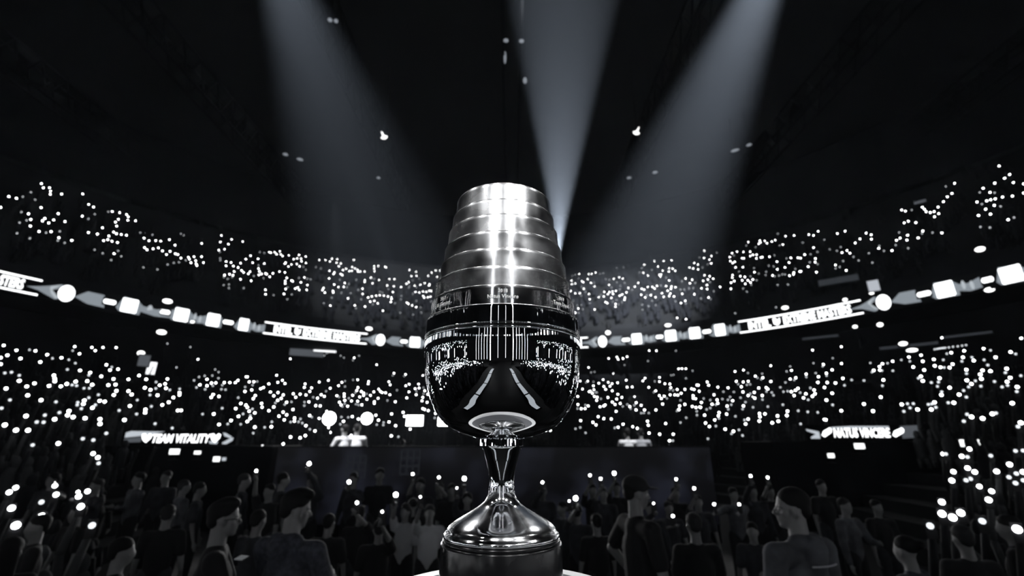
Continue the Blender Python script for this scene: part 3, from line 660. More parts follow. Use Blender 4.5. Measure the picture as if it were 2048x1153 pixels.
 (1628, 640, 4.4357, 1651, 2048, "363,60 243,240 161,445 244,389 110,476 117,558 256,521 190,562 161,653 110,714 1135,160 1504,257 1332,276 1217,293 1839,165 1744,287 1611,334 950,315 842,332 1321,334 1063,352 965,369 1417,363 1230,395 1071,410 1122,422 1203,425 977,447 1351,444 1495,450 1565,457 1709,435 1475,486 1485,525 1740,515 1113,519 948,503 965,543 1356,538 1396,570 1713,551 1803,597 1203,603 1130,668 1287,665 1069,734 1240,737 1758,741 918,797 779,752 592,687 443,749 523,811 242,808 615,535 530,450 581,416 607,391 698,369 1582,836 1398,863 1836,913 880,420 104,888 1040,797 1496,876 584,447",
  "166,342 500,384 652,386 774,357 699,453 603,452 607,586 334,535 270,583 443,540 515,465 165,756 112,497 1178,302 1401,334 1509,357 1312,369 1542,403 1789,304 1566,272 1154,424 1353,478 1432,543 1601,549 1372,597 1327,629 1352,687 1698,470 1669,597 1717,583 1835,497 1799,638 1041,558 1104,554 1095,592 926,519 1133,640 1480,590 1191,737 1046,747 1015,752 1081,778 829,746 881,745 852,783 797,814 1358,840 1329,901 1810,949 1614,829 1147,357 1070,263 1090,259 1105,257 1120,254 1135,252 1150,251 1165,249 1196,246 1233,240 1275,236 1314,231 1349,225 850,369"),
 (1680, 820, 3.462, 1680, 2048, "785,430 883,405 933,432 1084,428 1174,380 965,532 1050,565 1029,625 705,640 706,721 836,715 780,747 774,491 1227,828 1268,432 896,273 715,307 843,323 1252,91",
  "733,307 882,328 1044,319 873,489 903,479 1215,286 1268,284 1170,468 1215,509 1236,549 1221,443 985,772 1270,490 624,805"),
 (0, 880, 4.224, 0, 230, "133,406 78,445 464,390 474,465 664,480 683,566 98,579 135,725 350,650 740,437", "350,528 778,725"),
]
spots = []
for ox, oy, sc, xa, xb, bright, dim in CROPS:
    for lev, txt in ((1, bright), (0, dim)):
        for q in txt.split():
            a, b = q.split(','); x = ox + float(a) / sc; y = oy + float(b) / sc
            if xa <= x <= xb: spots.append((x, y, lev))
ph = []
for x, y, lev in spots:
    az = az_of(x, y); R = rib_R(az)
    cyr = 576.5 - (FPX * 0)  # frame rows are compared through the elevation below
    d = ray(x, y); tn = d.z / math.hypot(d.x, d.y)
    if tn > RIB_H / R + .015:
        h = hit(x, y, up_z, R + .6, R + 15); tier = 'upper'
        if h is None:
            if tn > .3: rr = R + 14.5
            else: rr = R + .5
            h = (az, rr, EYE + tn * rr)
    else:
        h = hit(x, y, low_z, low_in(az) + .4, lo_out(az)); tier = 'lower'
        if h is None:
            if tn > 0: rr = R + .6; h = (az, rr, EYE + tn * rr); tier = 'suite'
            else:
                zf = 1.45 if tn < -.055 else 1.62
                rr = min(max((zf - EYE) / tn, 5), low_in(az) - .4); h = (az, rr, EYE + tn * rr); tier = 'floor'
    ph.append((h[0], h[1], h[2], lev, tier))
ph.sort(key=lambda p: (math.hypot(p[1], p[2] - EYE)) - (3.0 if p[3] else 0))
torch_b = mat('phone_torch_bright', (0.1, 0.1, 0.1), 0.4, emit=(0.97, 0.985, 1.0), strength=14)
torch_d = mat('phone_torch_dim', (0.1, 0.1, 0.1), 0.4, emit=(0.90, 0.95, 1.0), strength=1.6)
torch_far = mat('phone_torch_far', (0.1, 0.1, 0.1), 0.4, emit=(0.95, 0.97, 1.0), strength=9)
ph_body = mat('phone_body', (0.02, 0.02, 0.022), 0.3)
def phone_mesh(lev, q=1.0):
    mb = MB(); mb.box((0, 0.004, -.03), (.076, .009, .155))
    mb.cur = 1; r = (.040, .034)[1 - lev] * q
    mb.ell((0, -.006, 0), (r, .022, r), n=12, m=7)
    return mb.mesh('phone', [ph_body, torch_b if lev else torch_d], False)
ph_me = {1: phone_mesh(1), 0: phone_mesh(0)}
ph_near = {(l, k): phone_mesh(l, (.75, .85, .95)[k]) for l in (0, 1) for k in (0, 1, 2)}
def person_low(seated=True):
    """simple figure for the far stands: arm raised, origin at the hand"""
    mb = MB()
    mb.ell((.14, .05, -.62), (.085, .10, .12), n=8, m=6)
    mb.capsule((.14, .06, -.82), (.14, .08, -1.22), .155, .15, n=8, m=2, sq=.75)
    mb.bar((.14, .06, -.76), (.14, .06, -.66), .05, n=6)
    mb.bar((-.03, .05, -.80), (-.07, .0, -.48), .05, .042, n=6); mb.bar((-.07, .0, -.48), (0, .02, -.06), .042, .03, n=6); mb.ell((0, .02, -.04), (.035, .03, .055), n=6, m=5)
    mb.bar((.31, .05, -.80), (.36, .04, -1.08), .05, .042, n=6); mb.bar((.36, .04, -1.08), (.28, -.14, -1.18), .042, .03, n=6)
    for s in (.06, .22): mb.bar((s, .06, -1.25), (s, -.30, -1.27), .07, .06, n=6); mb.bar((s, -.30, -1.27), (s, -.30, -1.45), .06, .045, n=6)
    return mb
cloth_dark = [mat('crowd_cloth_%s' % n, c, 0.85) for n, c in (('navy', (.010, .011, .016)), ('black', (.008, .008, .009)), ('grey', (.025, .026, .03)), ('pale', (.07, .073, .078)))]
low_me = [person_low().mesh('spectator', c, True) for c in cloth_dark]
def sector(az, tier, r):
    a = math.degrees(az); q = abs(a)
    lr = 'left' if a < 0 else 'right'
    side = 'at the %s picture edge' % lr if q > 46 else 'far %s' % lr if q > 38 else '%s of the picture' % lr if q > 28 else 'half way to the %s' % lr if q > 18 else 'just %s of the cup' % lr
    if tier == 'upper': t = (r - rib_R(az)) / 15; place = 'upper tier ' + ('front' if t < .33 else 'middle' if t < .66 else 'top') + ' rows'
    elif tier == 'lower': t = (r - low_in(az)) / (lo_out(az) - low_in(az)); place = 'lower tier ' + ('front' if t < .25 else 'middle' if t < .5 else 'upper' if t < .75 else 'back') + ' rows'
    elif tier == 'suite': place = 'concourse'
    else: place = ('near' if r < 9 else 'rear') + ' floor crowd'
    return side, place
lit_rest = {1: MB(), 0: MB()}; crowd_rest = MB()
def put(mb, src, az, p):
    c, s = math.cos(-az), math.sin(-az)
    k = len(mb.v); mb.v += [(p.x + c * v.co.x - s * v.co.y, p.y + s * v.co.x + c * v.co.y, p.z + v.co.z) for v in src.vertices]
    for pl in src.polygons: mb.f.append(tuple(i + k for i in pl.vertices)); mb.mi.append(pl.material_index)
for i, (az, r, z, lev, tier) in enumerate(ph):
    p = polar(az, r, z); side, place = sector(az, tier, r)
    if i < 300:
        dd = p.length; me = ph_me[lev] if dd > 32 else ph_near[lev, 2 if dd > 21 else 1 if dd > 13 else 0]
        o = link_mesh('phone', me, None, p, (0, 0, -az))
        tag(o, ('bright white' if lev else 'small dim') + ' phone torch, ' + place + ', ' + side, 'phone', ('bright' if lev else 'dim') + ' phones in the ' + place + ' ' + side)
        o = link_mesh('spectator', random.choice(low_me), None, p + Vector((0, 0, 0)) + polar(az, .03, 0), (0, 0, -az))
        tag(o, 'dark spectator with a ' + ('bright' if lev else 'dim') + ' phone, ' + place + ', ' + side, 'person', 'spectators with ' + ('bright' if lev else 'dim') + ' phones in the ' + place + ' ' + side)
    else:
        put(lit_rest[lev], ph_me[lev], az, p); put(crowd_rest, low_me[0], az, p + polar(az, .03, 0))
for lev, lab in ((1, 'bright white phone torches held up farther back in both tiers of the stands'), (0, 'dim phone screens and torches scattered farther back in both tiers of the stands')):
    o = lit_rest[lev].build('phones', [ph_body, torch_b if lev else torch_d]); tag(o, lab, 'phone', kind='stuff')
# the rest of the audience: seated, without a light, and the stands beside and behind the camera
dark_rest = MB(); lit_behind = MB(); side_ph = MB(); rr_ = random.Random(5)
far_ph = phone_mesh(1, 2.0)
for k in range(2600):
    az = rr_.uniform(-PI, PI); t = rr_.random()
    if rr_.random() < .5: R0, R1, zf = low_in(az) + .5, lo_out(az) - .5, low_z
    else: R0, R1, zf = rib_R(az) + 1, rib_R(az) + 14, up_z
    r = R0 + (R1 - R0) * t; p = polar(az, r, zf(az, r) - (.0 if abs(az) > 1.0 else .35))
    if abs(az) > 1.0:
        if abs(az) < 2.25 and rr_.random() < (.6 if zf is low_z else .32): put(side_ph, far_ph, az, p); put(crowd_rest, low_me[0], az, p)
    elif k % 2: put(dark_rest, low_me[1], az, p)
for k in range(1100):                      # floor crowd on both sides of the stage
    az = rr_.choice((-1, 1)) * rr_.uniform(1.02, 2.6); r = 2.9 + 11 * rr_.random() ** 1.25
    p = polar(az, r, rr_.uniform(1.45, 1.95))
    if abs(p.x) < (2.4 if p.y > -4.5 else 8.4): continue
    if rr_.random() < .8: put(side_ph, ph_near[1, 0], az, p)
    put(crowd_rest, low_me[0], az, p)
tag(crowd_rest.build('spectators', cloth_dark[0]), 'dark spectators holding up lights farther back and beside the camera', 'person', kind='stuff')
for k in range(330):                       # the part of the stands behind the cup
    up = rr_.random() < .4; x = rr_.uniform(905, 1105); y = rr_.uniform(545, 615) if up else rr_.uniform(755, 862)
    az = az_of(x, y); h = hit(x, y, up_z, rib_R(az) + .6, rib_R(az) + 15) if up else hit(x, y, low_z, low_in(az) + .4, lo_out(az))
    if h: p = polar(h[0], h[1], h[2]); put(lit_behind, ph_me[1], az, p); put(dark_rest, low_me[1], az, p + polar(az, .03, 0))
tag(lit_behind.build('phones', [ph_body, torch_b]), 'phone torches in the stands behind the cup, hidden by it', 'phone', kind='stuff')
tag(dark_rest.build('spectators', cloth_dark[1]), 'dark spectators without a light seated between the others in both tiers', 'person', kind='stuff')
tag(side_ph.build('phones', [ph_body, torch_far]), 'phone torches in the stands beside and behind the camera, mirrored on the bowl', 'phone', kind='stuff')


# ------------------------------------------------------------------ far stage : desks, lamps, screen front
flood_m = mat('flood_lamp_lit', (0.1, 0.1, 0.1), 0.4, emit=(0.98, 0.99, 1.0), strength=14)
SY = 15.0       # depth of the far stage
def dz(x, y, Y=SY): return at_y(x, y, Y)
sg = dz(1000, 893, 11.5).z
DK = 0.75
ax, cx = dz(556, 893, 11.5).x, dz(1420, 893, 11.5).x
mb = MB(); mb.box(((ax + cx) / 2, 15.4, DK / 2), (cx - ax - .1, 7.4, DK)); o = mb.build('stage_deck', mat('matte_black_deck', (.008, .008, .009), .95, spec=.1)); o['kind'] = 'structure'
# low LED front of that stage, faint picture
scr = bpy.data.materials.new('screen_picture_faint'); scr.use_nodes = True; nt = scr.node_tree; b = nt.nodes['Principled BSDF']
b.inputs['Base Color'].default_value = (.01, .01, .012, 1); b.inputs['Roughness'].default_value = .4
tcn = nt.nodes.new('ShaderNodeTexCoord'); nn = nt.nodes.new('ShaderNodeTexNoise'); nn.inputs['Scale'].default_value = .8; nn.inputs['Detail'].default_value = 2
rp_ = nt.nodes.new('ShaderNodeValToRGB'); rp_.color_ramp.elements[0].position = .46; rp_.color_ramp.elements[1].position = .66
rp_.color_ramp.elements[0].color = (.0008, .0008, .0014, 1); rp_.color_ramp.elements[1].color = (.009, .010, .016, 1)
nt.links.new(tcn.outputs['Object'], nn.inputs['Vector']); nt.links.new(nn.outputs['Fac'], rp_.inputs[0]); nt.links.new(rp_.outputs[0], b.inputs['Emission Color']); b.inputs['Emission Strength'].default_value = 1.0
scr.cycles.emission_sampling = 'NONE'
a = dz(556, 893, 11.5); c = dz(1420, 893, 11.5); bot = 0.35
t = empty('stage_front_screen', ((a.x + c.x) / 2, 11.5, bot), label='long low LED wall with a faint dark picture across the front of the far stage', cat='led screen')
W = c.x - a.x; H = a.z - bot
mb = MB(); mb.box((0, .1, H / 2), (W, .16, H)); mb.box((0, .1, -bot / 2), (W, .12, bot)); mb.build('screen_frame', mat('matte_black', (.006, .006, .007), .95, spec=.1), t)
mb = MB(); mb.box((0, .01, H / 2), (W - .04, .03, H - .06)); mb.build('screen_face', scr, t)
# grid figures shown on it
grid_m = mat('screen_picture_grid', (.01, .01, .01), .4, emit=(.7, .8, 1.0), strength=.014)
for x, y, w_, h_ in ((712, 934, 36, 40), (820, 925, 36, 44)):
    p0 = dz(x, y, 11.49) - t.location; ww = w_ * 11.5 / 950; hh = h_ * 11.5 / 950
    mb = MB()
    for k in range(4):
        mb.box(p0 + Vector((0, -.012, -hh / 2 + hh * k / 3)), (ww, .01, .035)); mb.box(p0 + Vector((-ww / 2 + ww * k / 3, -.012, 0)), (.035, .01, hh))
    mb.build('screen_graphic', grid_m, t)
# flood lamps standing on the far stage
for k, (x, y, rpx, shp, lab) in enumerate(((660, 838, 14, 0, 'strong round flood lamp on the far stage, leftmost of the row'), (735, 838, 12, 0, 'strong round flood lamp on the far stage behind the white shirts'),
                                      (830, 842, 17, 1, 'wide rectangular flood lamp on the far stage left of the cup'), (890, 844, 14, 1, 'flood lamp on a pole partly hidden by the bowl of the cup'))):
    p = dz(x, y, 17.5); s_ = 17.5 / 950
    t = empty('flood_lamp', (p.x, p.y, DK), label=lab, cat='lamp'); hz_ = p.z - DK
    mb = MB(); mb.bar((0, .1, 0), (0, .1, hz_), .035, n=8); mb.lathe([(0, .0), (.28, 0), (.28, .03), (.05, .05), (0, .05)], 20, (0, .1, 0)); mb.build('pole', dark_metal, t)
    mb = MB(); mb2 = MB(); r = rpx * s_
    if shp == 0:
        mb.bar((0, -.06, hz_), (0, .12, hz_), r * 1.12, r * .7, n=24); mb2.bar((0, -.075, hz_), (0, -.062, hz_), r * .93, n=24)
    else:
        mb.box((0, .03, hz_), (2 * r * 1.05, .16, r * 1.35)); mb2.box((0, -.06, hz_), (2 * r * .95, .02, r * 1.15))
    mb.build('lamp_housing', dark_metal, t); mb2.build('lens', flood_m, t)
    light('flood', 'SPOT', (p.x, p.y - .12, p.z), 520 if k != 2 else 640, aim=(p.x * .6, 5.5, 1.2), spot_size=R_(50), spot_blend=.5, shadow_soft_size=.16)
# more back light from the far stage, right of the cup
for x, y, lab in ((1265, 800, 'unlit looking profile spot on a stand, far stage right of the cup'), (1500, 800, 'profile spot on a stand near the right player desk')):
    p = dz(x, y, 17.5); t = empty('stage_spot', (p.x, p.y, DK), label=lab, cat='lamp'); hz_ = p.z - DK
    mb = MB(); mb.bar((0, .1, 0), (0, .1, hz_), .03, n=8); mb.lathe([(0, .0), (.25, 0), (.25, .03), (0, .05)], 16, (0, .1, 0)); mb.build('pole', dark_metal, t)
    mb = MB(); mb.bar((0, .25, hz_ + .05), (0, -.1, hz_), .09, .11, n=14); mb.build('lamp_housing', dark_metal, t)
    light('stage_back', 'SPOT', (p.x, p.y - .2, p.z), 420, aim=(p.x * .5, 5.0, 1.2), spot_size=R_(46), spot_blend=.5, shadow_soft_size=.12)
light('shirt_fill', 'SPOT', (-4.5, 10.2, 8.0), 5500, aim=(dz(703, 870, 12.5).x, 12.5, 2.2), spot_size=R_(16), spot_blend=.5, shadow_soft_size=.1)  # unseen spots added to brighten the white shirts on the far stage
light('shirt_fill', 'SPOT', (4.0, 10.2, 8.0), 2800, aim=(dz(1266, 870, 12.7).x, 12.7, 2.2), spot_size=R_(14), spot_blend=.5, shadow_soft_size=.1)
# player desks
sign_w = mat('desk_sign_white', (.05, .05, .05), .4, emit=(.97, .98, 1), strength=2.6)
sign_g = mat('desk_sign_grey', (.02, .02, .02), .4, emit=(.8, .88, 1), strength=.10)
sign_l = mat('desk_sign_light', (.02, .02, .02), .4, emit=(.85, .92, 1), strength=.62)
def desk(x0, x1, yt, yb, xl, xr, Yd, label, right=False):
    p0, p1 = dz(x0, yt, Yd), dz(x1, yb, Yd); e0, e1 = dz(xl, 900, Yd), dz(xr, 900, Yd)
    zt_ = p0.z; zb = p1.z
    t = empty('player_desk', ((e0.x + e1.x) / 2, Yd, 0), label=label, cat='desk'); L = t.location
    W = e1.x - e0.x
    mb = MB(); mb.box((0, .9, (zb - .02) / 2), (W, 1.8, zb - .02)); bevel(mb.build('desk_body', mat('black_fascia', (.004, .004, .005), .95, spec=.05), t), .02)
    sx0, sx1 = p0.x - L.x, p1.x - L.x
    mb = MB(); mb.box(((sx0 + sx1) / 2, .02, (zt_ + zb) / 2), (sx1 - sx0, .12, zt_ - zb)); mb.build('sign_box', mat('black_fascia'), t)
    return t, sx0, sx1, zt_, zb
def sign_poly(t, pts, m, off, name='sign_graphic'):
    n = len(pts); vs = [Vector((x, off, z)) for x, z in pts]
    mb = MB(); mb.add(vs + [v + Vector((0, .012, 0)) for v in vs], [tuple(range(n)), tuple(range(2 * n - 1, n - 1, -1))] + [(i, (i + 1) % n, n + (i + 1) % n, n + i) for i in range(n)]); return mb.build(name, m, t)
def sign_text(t, body, x0, x1, z0, z1, m, bold=.03, shear=.15):
    me = fit_text(text_mesh(body, 1.0, bold, 0, shear=shear), x1 - x0, z1 - z0)
    for v in me.vertices: v.co = Vector(((x0 + x1) / 2 + v.co.x, -.058, (z0 + z1) / 2 + v.co.y))
    me.materials.append(m); return link_mesh('sign_lettering', me, t)
Yd = 13.0
t, s0, s1, zt_, zb = desk(250, 472, 862, 891, 207, 545, Yd, 'black player desk with a lit TEAM VITALITY sign on top, left')
X = lambda x: dz(x, 876, Yd).x - t.location.x
Z = lambda y: dz(600, y, Yd).z
sign_poly(t, [(X(252), Z(876)), (X(252), Z(866)), (X(262), Z(863)), (X(330), Z(864)), (X(290), Z(872))], sign_l, -.045)
sign_poly(t, [(X(251), Z(886)), (X(252), Z(878)), (X(290), Z(874)), (X(285), Z(885))], sign_g, -.045)
sign_text(t, 'TEAM VITALITY', X(308), X(424), Z(886.5), Z(869), sign_w)
for xc in (296, 433):
    sign_poly(t, [(X(xc - 10), Z(869)), (X(xc - 4), Z(868)), (X(xc), Z(873)), (X(xc + 5), Z(868)), (X(xc + 10), Z(870)), (X(xc + 9), Z(877)), (X(xc + 1), Z(886)), (X(xc - 5), Z(882)), (X(xc - 9), Z(876))], sign_w, -.06, 'sign_emblem')
sign_poly(t, [(X(420), Z(883)), (X(440), Z(884)), (X(438), Z(889)), (X(424), Z(888))], sign_l, -.045)
sign_poly(t, [(X(446), Z(866)), (X(452), Z(867)), (X(465), Z(874)), (X(462), Z(877)), (X(450), Z(873))], sign_l, -.045)
sign_poly(t, [(X(448), Z(886)), (X(455), Z(882)), (X(464), Z(876)), (X(469), Z(876)), (X(468), Z(882)), (X(457), Z(889)), (X(449), Z(889))], sign_l, -.045)
def small_monitor(x, y, w_, h_, Y, m, label, name='desk_monitor'):
    p = dz(x, y, Y); k = Y / 950; t = empty(name, p, label=label, cat='monitor')
    mb = MB(); mb.box((0, .03, 0), (w_ * k + .04, .05, h_ * k + .04)); mb.bar((0, .04, -h_ * k * .5), (0, .04, -h_ * k * .5 - .12), .02, n=6); mb.box((0, .04, -h_ * k * .5 - .13), (.2, .14, .02)); bevel(mb.build('case', dark_metal, t), .006)
    mb = MB(); mb.box((0, .0, 0), (w_ * k, .02, h_ * k)); bevel(mb.build('screen', m, t), .02)
    return t
mon_m = mat('monitor_lit', (.05, .05, .05), .4, emit=(.97, .99, 1), strength=2.0)
for a_ in ((349, 904, 20, 10, 'bright small monitor below the TEAM VITALITY sign'), (395, 906, 13, 6, 'bright oval monitor right of the first one on the left desk'), (433, 919, 13, 9, 'bright monitor low at the right end of the left desk')):
    small_monitor(a_[0], a_[1], a_[2], a_[3], Yd - .12, mon_m, a_[4])
small_monitor(448, 919, 8, 6, Yd - .12, sign_l, 'dim monitor beside the bright one low on the left desk')
t, s0, s1, zt_, zb = desk(1612, 1838, 851, 882, 1545, 1886, Yd, 'black player desk with a lit NATUS VINCERE sign on top, right')
X = lambda x: dz(x, 866, Yd).x - t.location.x
sign_poly(t, [(X(1800), Z(878)), (X(1800), Z(853)), (X(1838), Z(851)), (X(1840), Z(875))], sign_g, -.045)
sign_text(t, 'NATUS VINCERE', X(1664), X(1777), Z(876), Z(857), sign_w)
for xa, xb in ((1640, 1662), (1781, 1806)):
    sign_poly(t, [(X(xa), Z(871)), (X(xa + 5), Z(863)), (X(xb - 3), Z(856)), (X(xb), Z(860)), (X(xb - 2), Z(866)), (X(xa + 5), Z(875))], sign_w, -.06, 'sign_emblem')
sign_poly(t, [(X(1611), Z(859)), (X(1622), Z(861)), (X(1636), Z(864)), (X(1636), Z(878)), (X(1618), Z(878)), (X(1618), Z(875)), (X(1629), Z(869)), (X(1613), Z(863))], sign_l, -.05)
sign_poly(t, [(X(1662), Z(855)), (X(1700), Z(853)), (X(1778), Z(853)), (X(1778), Z(856)), (X(1662), Z(858))], sign_l, -.045)
small_monitor(1719, 893, 20, 10, Yd - .12, mon_m, 'bright small monitor below the NATUS VINCERE sign')
small_monitor(1662, 912, 13, 8, Yd - .12, mon_m, 'bright monitor low at the left end of the right desk')
small_monitor(1941, 887, 42, 13, 12.0, mon_m, 'wide bright screen panel right of the right desk', 'side_screen')

# ------------------------------------------------------------------ people
skin_m = mat('skin', (.27, .27, .275), .55)
hair_m = {k: mat('hair_' + k, c, .7, spec=.2) for k, c in (('dark', (.010, .010, .011)), ('brown', (.032, .032, .034)), ('fair', (.2, .2, .2)))}
CL = {'black': mat('cloth_black', (.010, .010, .012), .85), 'charcoal': mat('cloth_charcoal', (.035, .037, .045), .85, noise=(7, .3)), 'grey': mat('cloth_grey', (.10, .105, .12), .85, noise=(7, .3)),
      'white': mat('cloth_white', (.60, .61, .64), .85), 'denim': mat('cloth_denim', (.06, .065, .085), .85, noise=(30, .35)), 'pale': mat('cloth_pale', (.30, .31, .34), .85)}
shoe_m = mat('shoe_black', (.02, .02, .02), .5)
glass_m = mat('glasses_frame', (.01, .01, .01), .3)
def ik(S, T, a, b, bend):
    d = T - S; L = min(d.length, (a + b) * .995); dn = d.normalized(); T2 = S + dn * L
    x = (a * a - b * b + L * L) / (2 * L); h = math.sqrt(max(a * a - x * x, 1e-5))
    bv = Vector(bend); bv = (bv - dn * bv.dot(dn)).normalized()
    return S + dn * x + bv * h, T2
def hand(mb, W, d, n, curl, side, fine):
    """palm and five fingers; d = direction of the forearm, n = palm normal"""
    d = d.normalized(); n = (n - d * n.dot(d)).normalized(); u = d.cross(n) * side
    mb.capsule(W - d * .01, W + d * .075, .030, .036, sq=.48, sqdir=n, n=12)
    for k, (off, L, cq) in enumerate(((.030, .072, 0), (.011, .082, .05), (-.009, .076, .1), (-.028, .060, .16))):
        P = W + d * .082 + u * off; a = curl + cq; r = .0088
        dd = d
        for j, f_ in enumerate((.45, .32, .23)):
            ang = a * (.55 + .45 * j); dd = (dd * math.cos(ang) + n * math.sin(ang)).normalized()
            Q = P + dd * (L * f_); mb.capsule(P, Q, r, r * .93, n=8, m=3); P = Q; r *= .93
    P = W + d * .022 + u * .030; dd = (d * .55 + u * .75 + n * .25).normalized(); Q = P + dd * .038
    mb.capsule(P, Q, .012, .0100, n=8, m=3); dd2 = (d * .85 + u * .25 + n * .4).normalized(); mb.capsule(Q, Q + dd2 * .032, .0100, .0085, n=8, m=3)
def head_shape(mb, M, C, jaw=1.0):
    A = lambda x, y, z: C + M @ Vector((x, y, z))
    mb.ell(A(0, -.012, .035), (.074, .094, .088), M, 20, 14)
    mb.ell(A(0, .018, -.030), (.060 * jaw, .070, .078), M, 18, 12)
    mb.capsule(A(-.035, .0, -.055), A(0, .062, -.085), .026, .024); mb.capsule(A(.035, .0, -.055), A(0, .062, -.085), .026, .024)
    mb.capsule(A(0, .080, .012), A(0, .101, -.020), .010, .0145, n=10); mb.ell(A(0, .088, -.026), (.018, .014, .010), M, 10, 8)
    mb.ell(A(0, .080, -.052), (.024, .013, .007), M, 10, 8); mb.ell(A(0, .078, -.062), (.021, .013, .008), M, 10, 8)
    for s in (-1, 1):
        mb.capsule(A(s * .012, .080, .022), A(s * .048, .064, .024), .010, .009, n=8); mb.ell(A(s * .047, .048, -.015), (.022, .022, .020), M, 10, 8)
        mb.ell(A(s * .075, -.004, -.008), (.010, .020, .031), M @ Matrix.Rotation(s * .35, 3, 'Z'), 10, 8)
def build_person(x, ytop, Y, yaw, label, head_yaw=None, top='black', sleeves='short', hair='short', hair_c='dark', lt=None, rt=None, group=None, fine=False, cap=False, glasses=False, hood=False, stripe=False, lean=0.0, wide=1.0, tilt=0.0, lcurl=.5, rcurl=.5, head_rim=False, base=0.0):
    P = at_y(x, ytop, Y); H = P.z - base; s = H / 1.765
    root = empty('person', (P.x, P.y, base), R_(yaw), label=label, cat='person', group=group)
    root.scale = (1, 1, 1)
    vox = .0085 if fine else .021
    inv = Matrix.Rotation(-R_(yaw), 3, 'Z')
    def loc(t):           # world target -> local unscaled
        return (inv @ (Vector(t) - Vector((P.x, P.y, base)))) / s
    hy = R_((head_yaw if head_yaw is not None else 0))
    M = Matrix.Rotation(hy, 3, 'Z') @ Matrix.Rotation(tilt, 3, 'X')
    C = Vector((0, lean * .5 + .01, 1.635))
    pel = Vector((0, -.0, .95)); ch = Vector((0, lean * .3, 1.25)); nk = Vector((0, lean * .45 - .01, 1.46))
    Sh = {-1: Vector((-.185 * wide, lean * .4, 1.40)), 1: Vector((.185 * wide, lean * .4, 1.40))}
    arms = {}
    for sd, t in ((-1, lt), (1, rt)):
        if t is None or t == 'down': T = Vector((sd * .27, .10, .86))
        elif t == 'front': T = Vector((sd * .10, .34, 1.16))
        elif t == 'fold': T = Vector((-sd * .08, .24, 1.18))
        elif t == 'hip': T = Vector((sd * .20, .04, 1.02))
        elif t == 'back': T = Vector((sd * .30, -.16, .95))
        elif t == 'up': T = Vector((sd * .24, .18, 1.86))
        else: T = loc(t) - Vector((0, 0, .09))
        bend = Vector((sd * .8, -.5, -.6)) if T.z > 1.3 else Vector((sd * .6, -.9, -.1))
        if t == 'hip': bend = Vector((sd * 1.0, -.35, 0))
        E, W = ik(Sh[sd], T, .29, .265, bend); arms[sd] = (E, W)
    b = MB()
    head_shape(b, M, C)
    b.capsule(nk - Vector((0, 0, .04)), C - Vector((0, .02, .03)), .060, .054)
    b.capsule(pel, ch, .135, .145, sq=.72, sqdir=(0, 1, 0)); b.capsule(ch, nk - Vector((0, 0, .09)), .15, .105, sq=.68, sqdir=(0, 1, 0))
    for sd in (-1, 1):
        E, W = arms[sd]; S = Sh[sd]
        b.capsule(nk - Vector((0, 0, .06)), S, .058, .056); b.capsule(S, E, .050, .040); b.capsule(E, W, .040, .026)
        d = W - E; n = Vector((-sd, .0, 0)) if abs(d.normalized().x) < .8 else Vector((0, 0, 1))
        if T is not None and W.z > 1.5: n = Vector((0, 1, 0))
        hand(b, W, d, n, (rcurl if sd > 0 else lcurl), sd, fine)
        hp = Vector((sd * .09, 0, .92)); kn = Vector((sd * .11, .02, .50)); an = Vector((sd * .12, -.01, .09))
        b.capsule(hp, kn, .085, .055); b.capsule(kn, an, .055, .036); b.capsule(an - Vector((0, .02, .04)), an + Vector((0, .14, -.055)), .036, .030)
    def put_(mb, name, m, v=vox, sm=4):
        me = skin_mesh(mb, name, m, v, sm)
        for q in me.vertices: q.co = q.co * s
        return link_mesh(name, me, root)
    put_(b, 'body', skin_m)
    c = MB(); g = .014
    c.capsule(pel + Vector((0, 0, .02)), ch, .135 + g, .150 + g, sq=.76, sqdir=(0, 1, 0)); c.capsule(ch, nk - Vector((0, 0, .09)), .155 + g, .105 + g, sq=.74, sqdir=(0, 1, 0))
    for sd in (-1, 1):
        E, W = arms[sd]; S = Sh[sd]
        c.capsule(nk - Vector((0, 0, .07)), S, .060 + g * .6, .058 + g)
        e = S + (E - S) * (.72 if sleeves == 'short' else 1.0)
        c.capsule(S, e, .056 + g, (.050 if sleeves == 'short' else .044) + g)
        if sleeves == 'long': c.capsule(E, E + (W - E) * .93, .044 + g, .030 + g * .8)
    if hood:
        c.capsule(nk + Vector((-.075, -.035, -.005)), nk + Vector((.075, -.035, -.005)), .055, .055, sq=1.0); c.capsule(nk + Vector((0, -.09, -.03)), nk + Vector((0, -.085, -.12)), .070, .055)
        c.capsule(nk + Vector((-.08, -.02, .0)), nk + Vector((-.05, .06, -.04)), .035, .03); c.capsule(nk + Vector((.08, -.02, .0)), nk + Vector((.05, .06, -.04)), .035, .03)
    else: c.capsule(nk + Vector((-.02, 0, -.03)), nk + Vector((.02, 0, -.03)), .068, .068)
    put_(c, 'jacket' if sleeves == 'long' else 'shirt', CL[top], vox, 3)
    q = MB()
    for sd in (-1, 1):
        hp = Vector((sd * .085, 0, .90)); kn = Vector((sd * .11, .02, .50)); an = Vector((sd * .12, -.01, .11))
        q.capsule(hp, kn, .105, .072); q.capsule(kn, an, .072, .056)
    q.capsule((-.06, 0, .95), (.06, 0, .95), .13, .13, sq=.8, sqdir=(0, 1, 0)); put_(q, 'trousers', CL['black'] if top != 'black' else CL['charcoal'], .021)
    sh = MB()
    for sd in (-1, 1): sh.capsule((sd * .12, -.05, .045), (sd * .125, .17, .038), .045, .040, sq=1)
    put_(sh, 'shoes', shoe_m, .018)
    A = lambda x, y, z: C + M @ Vector((x, y, z))
    h = MB()
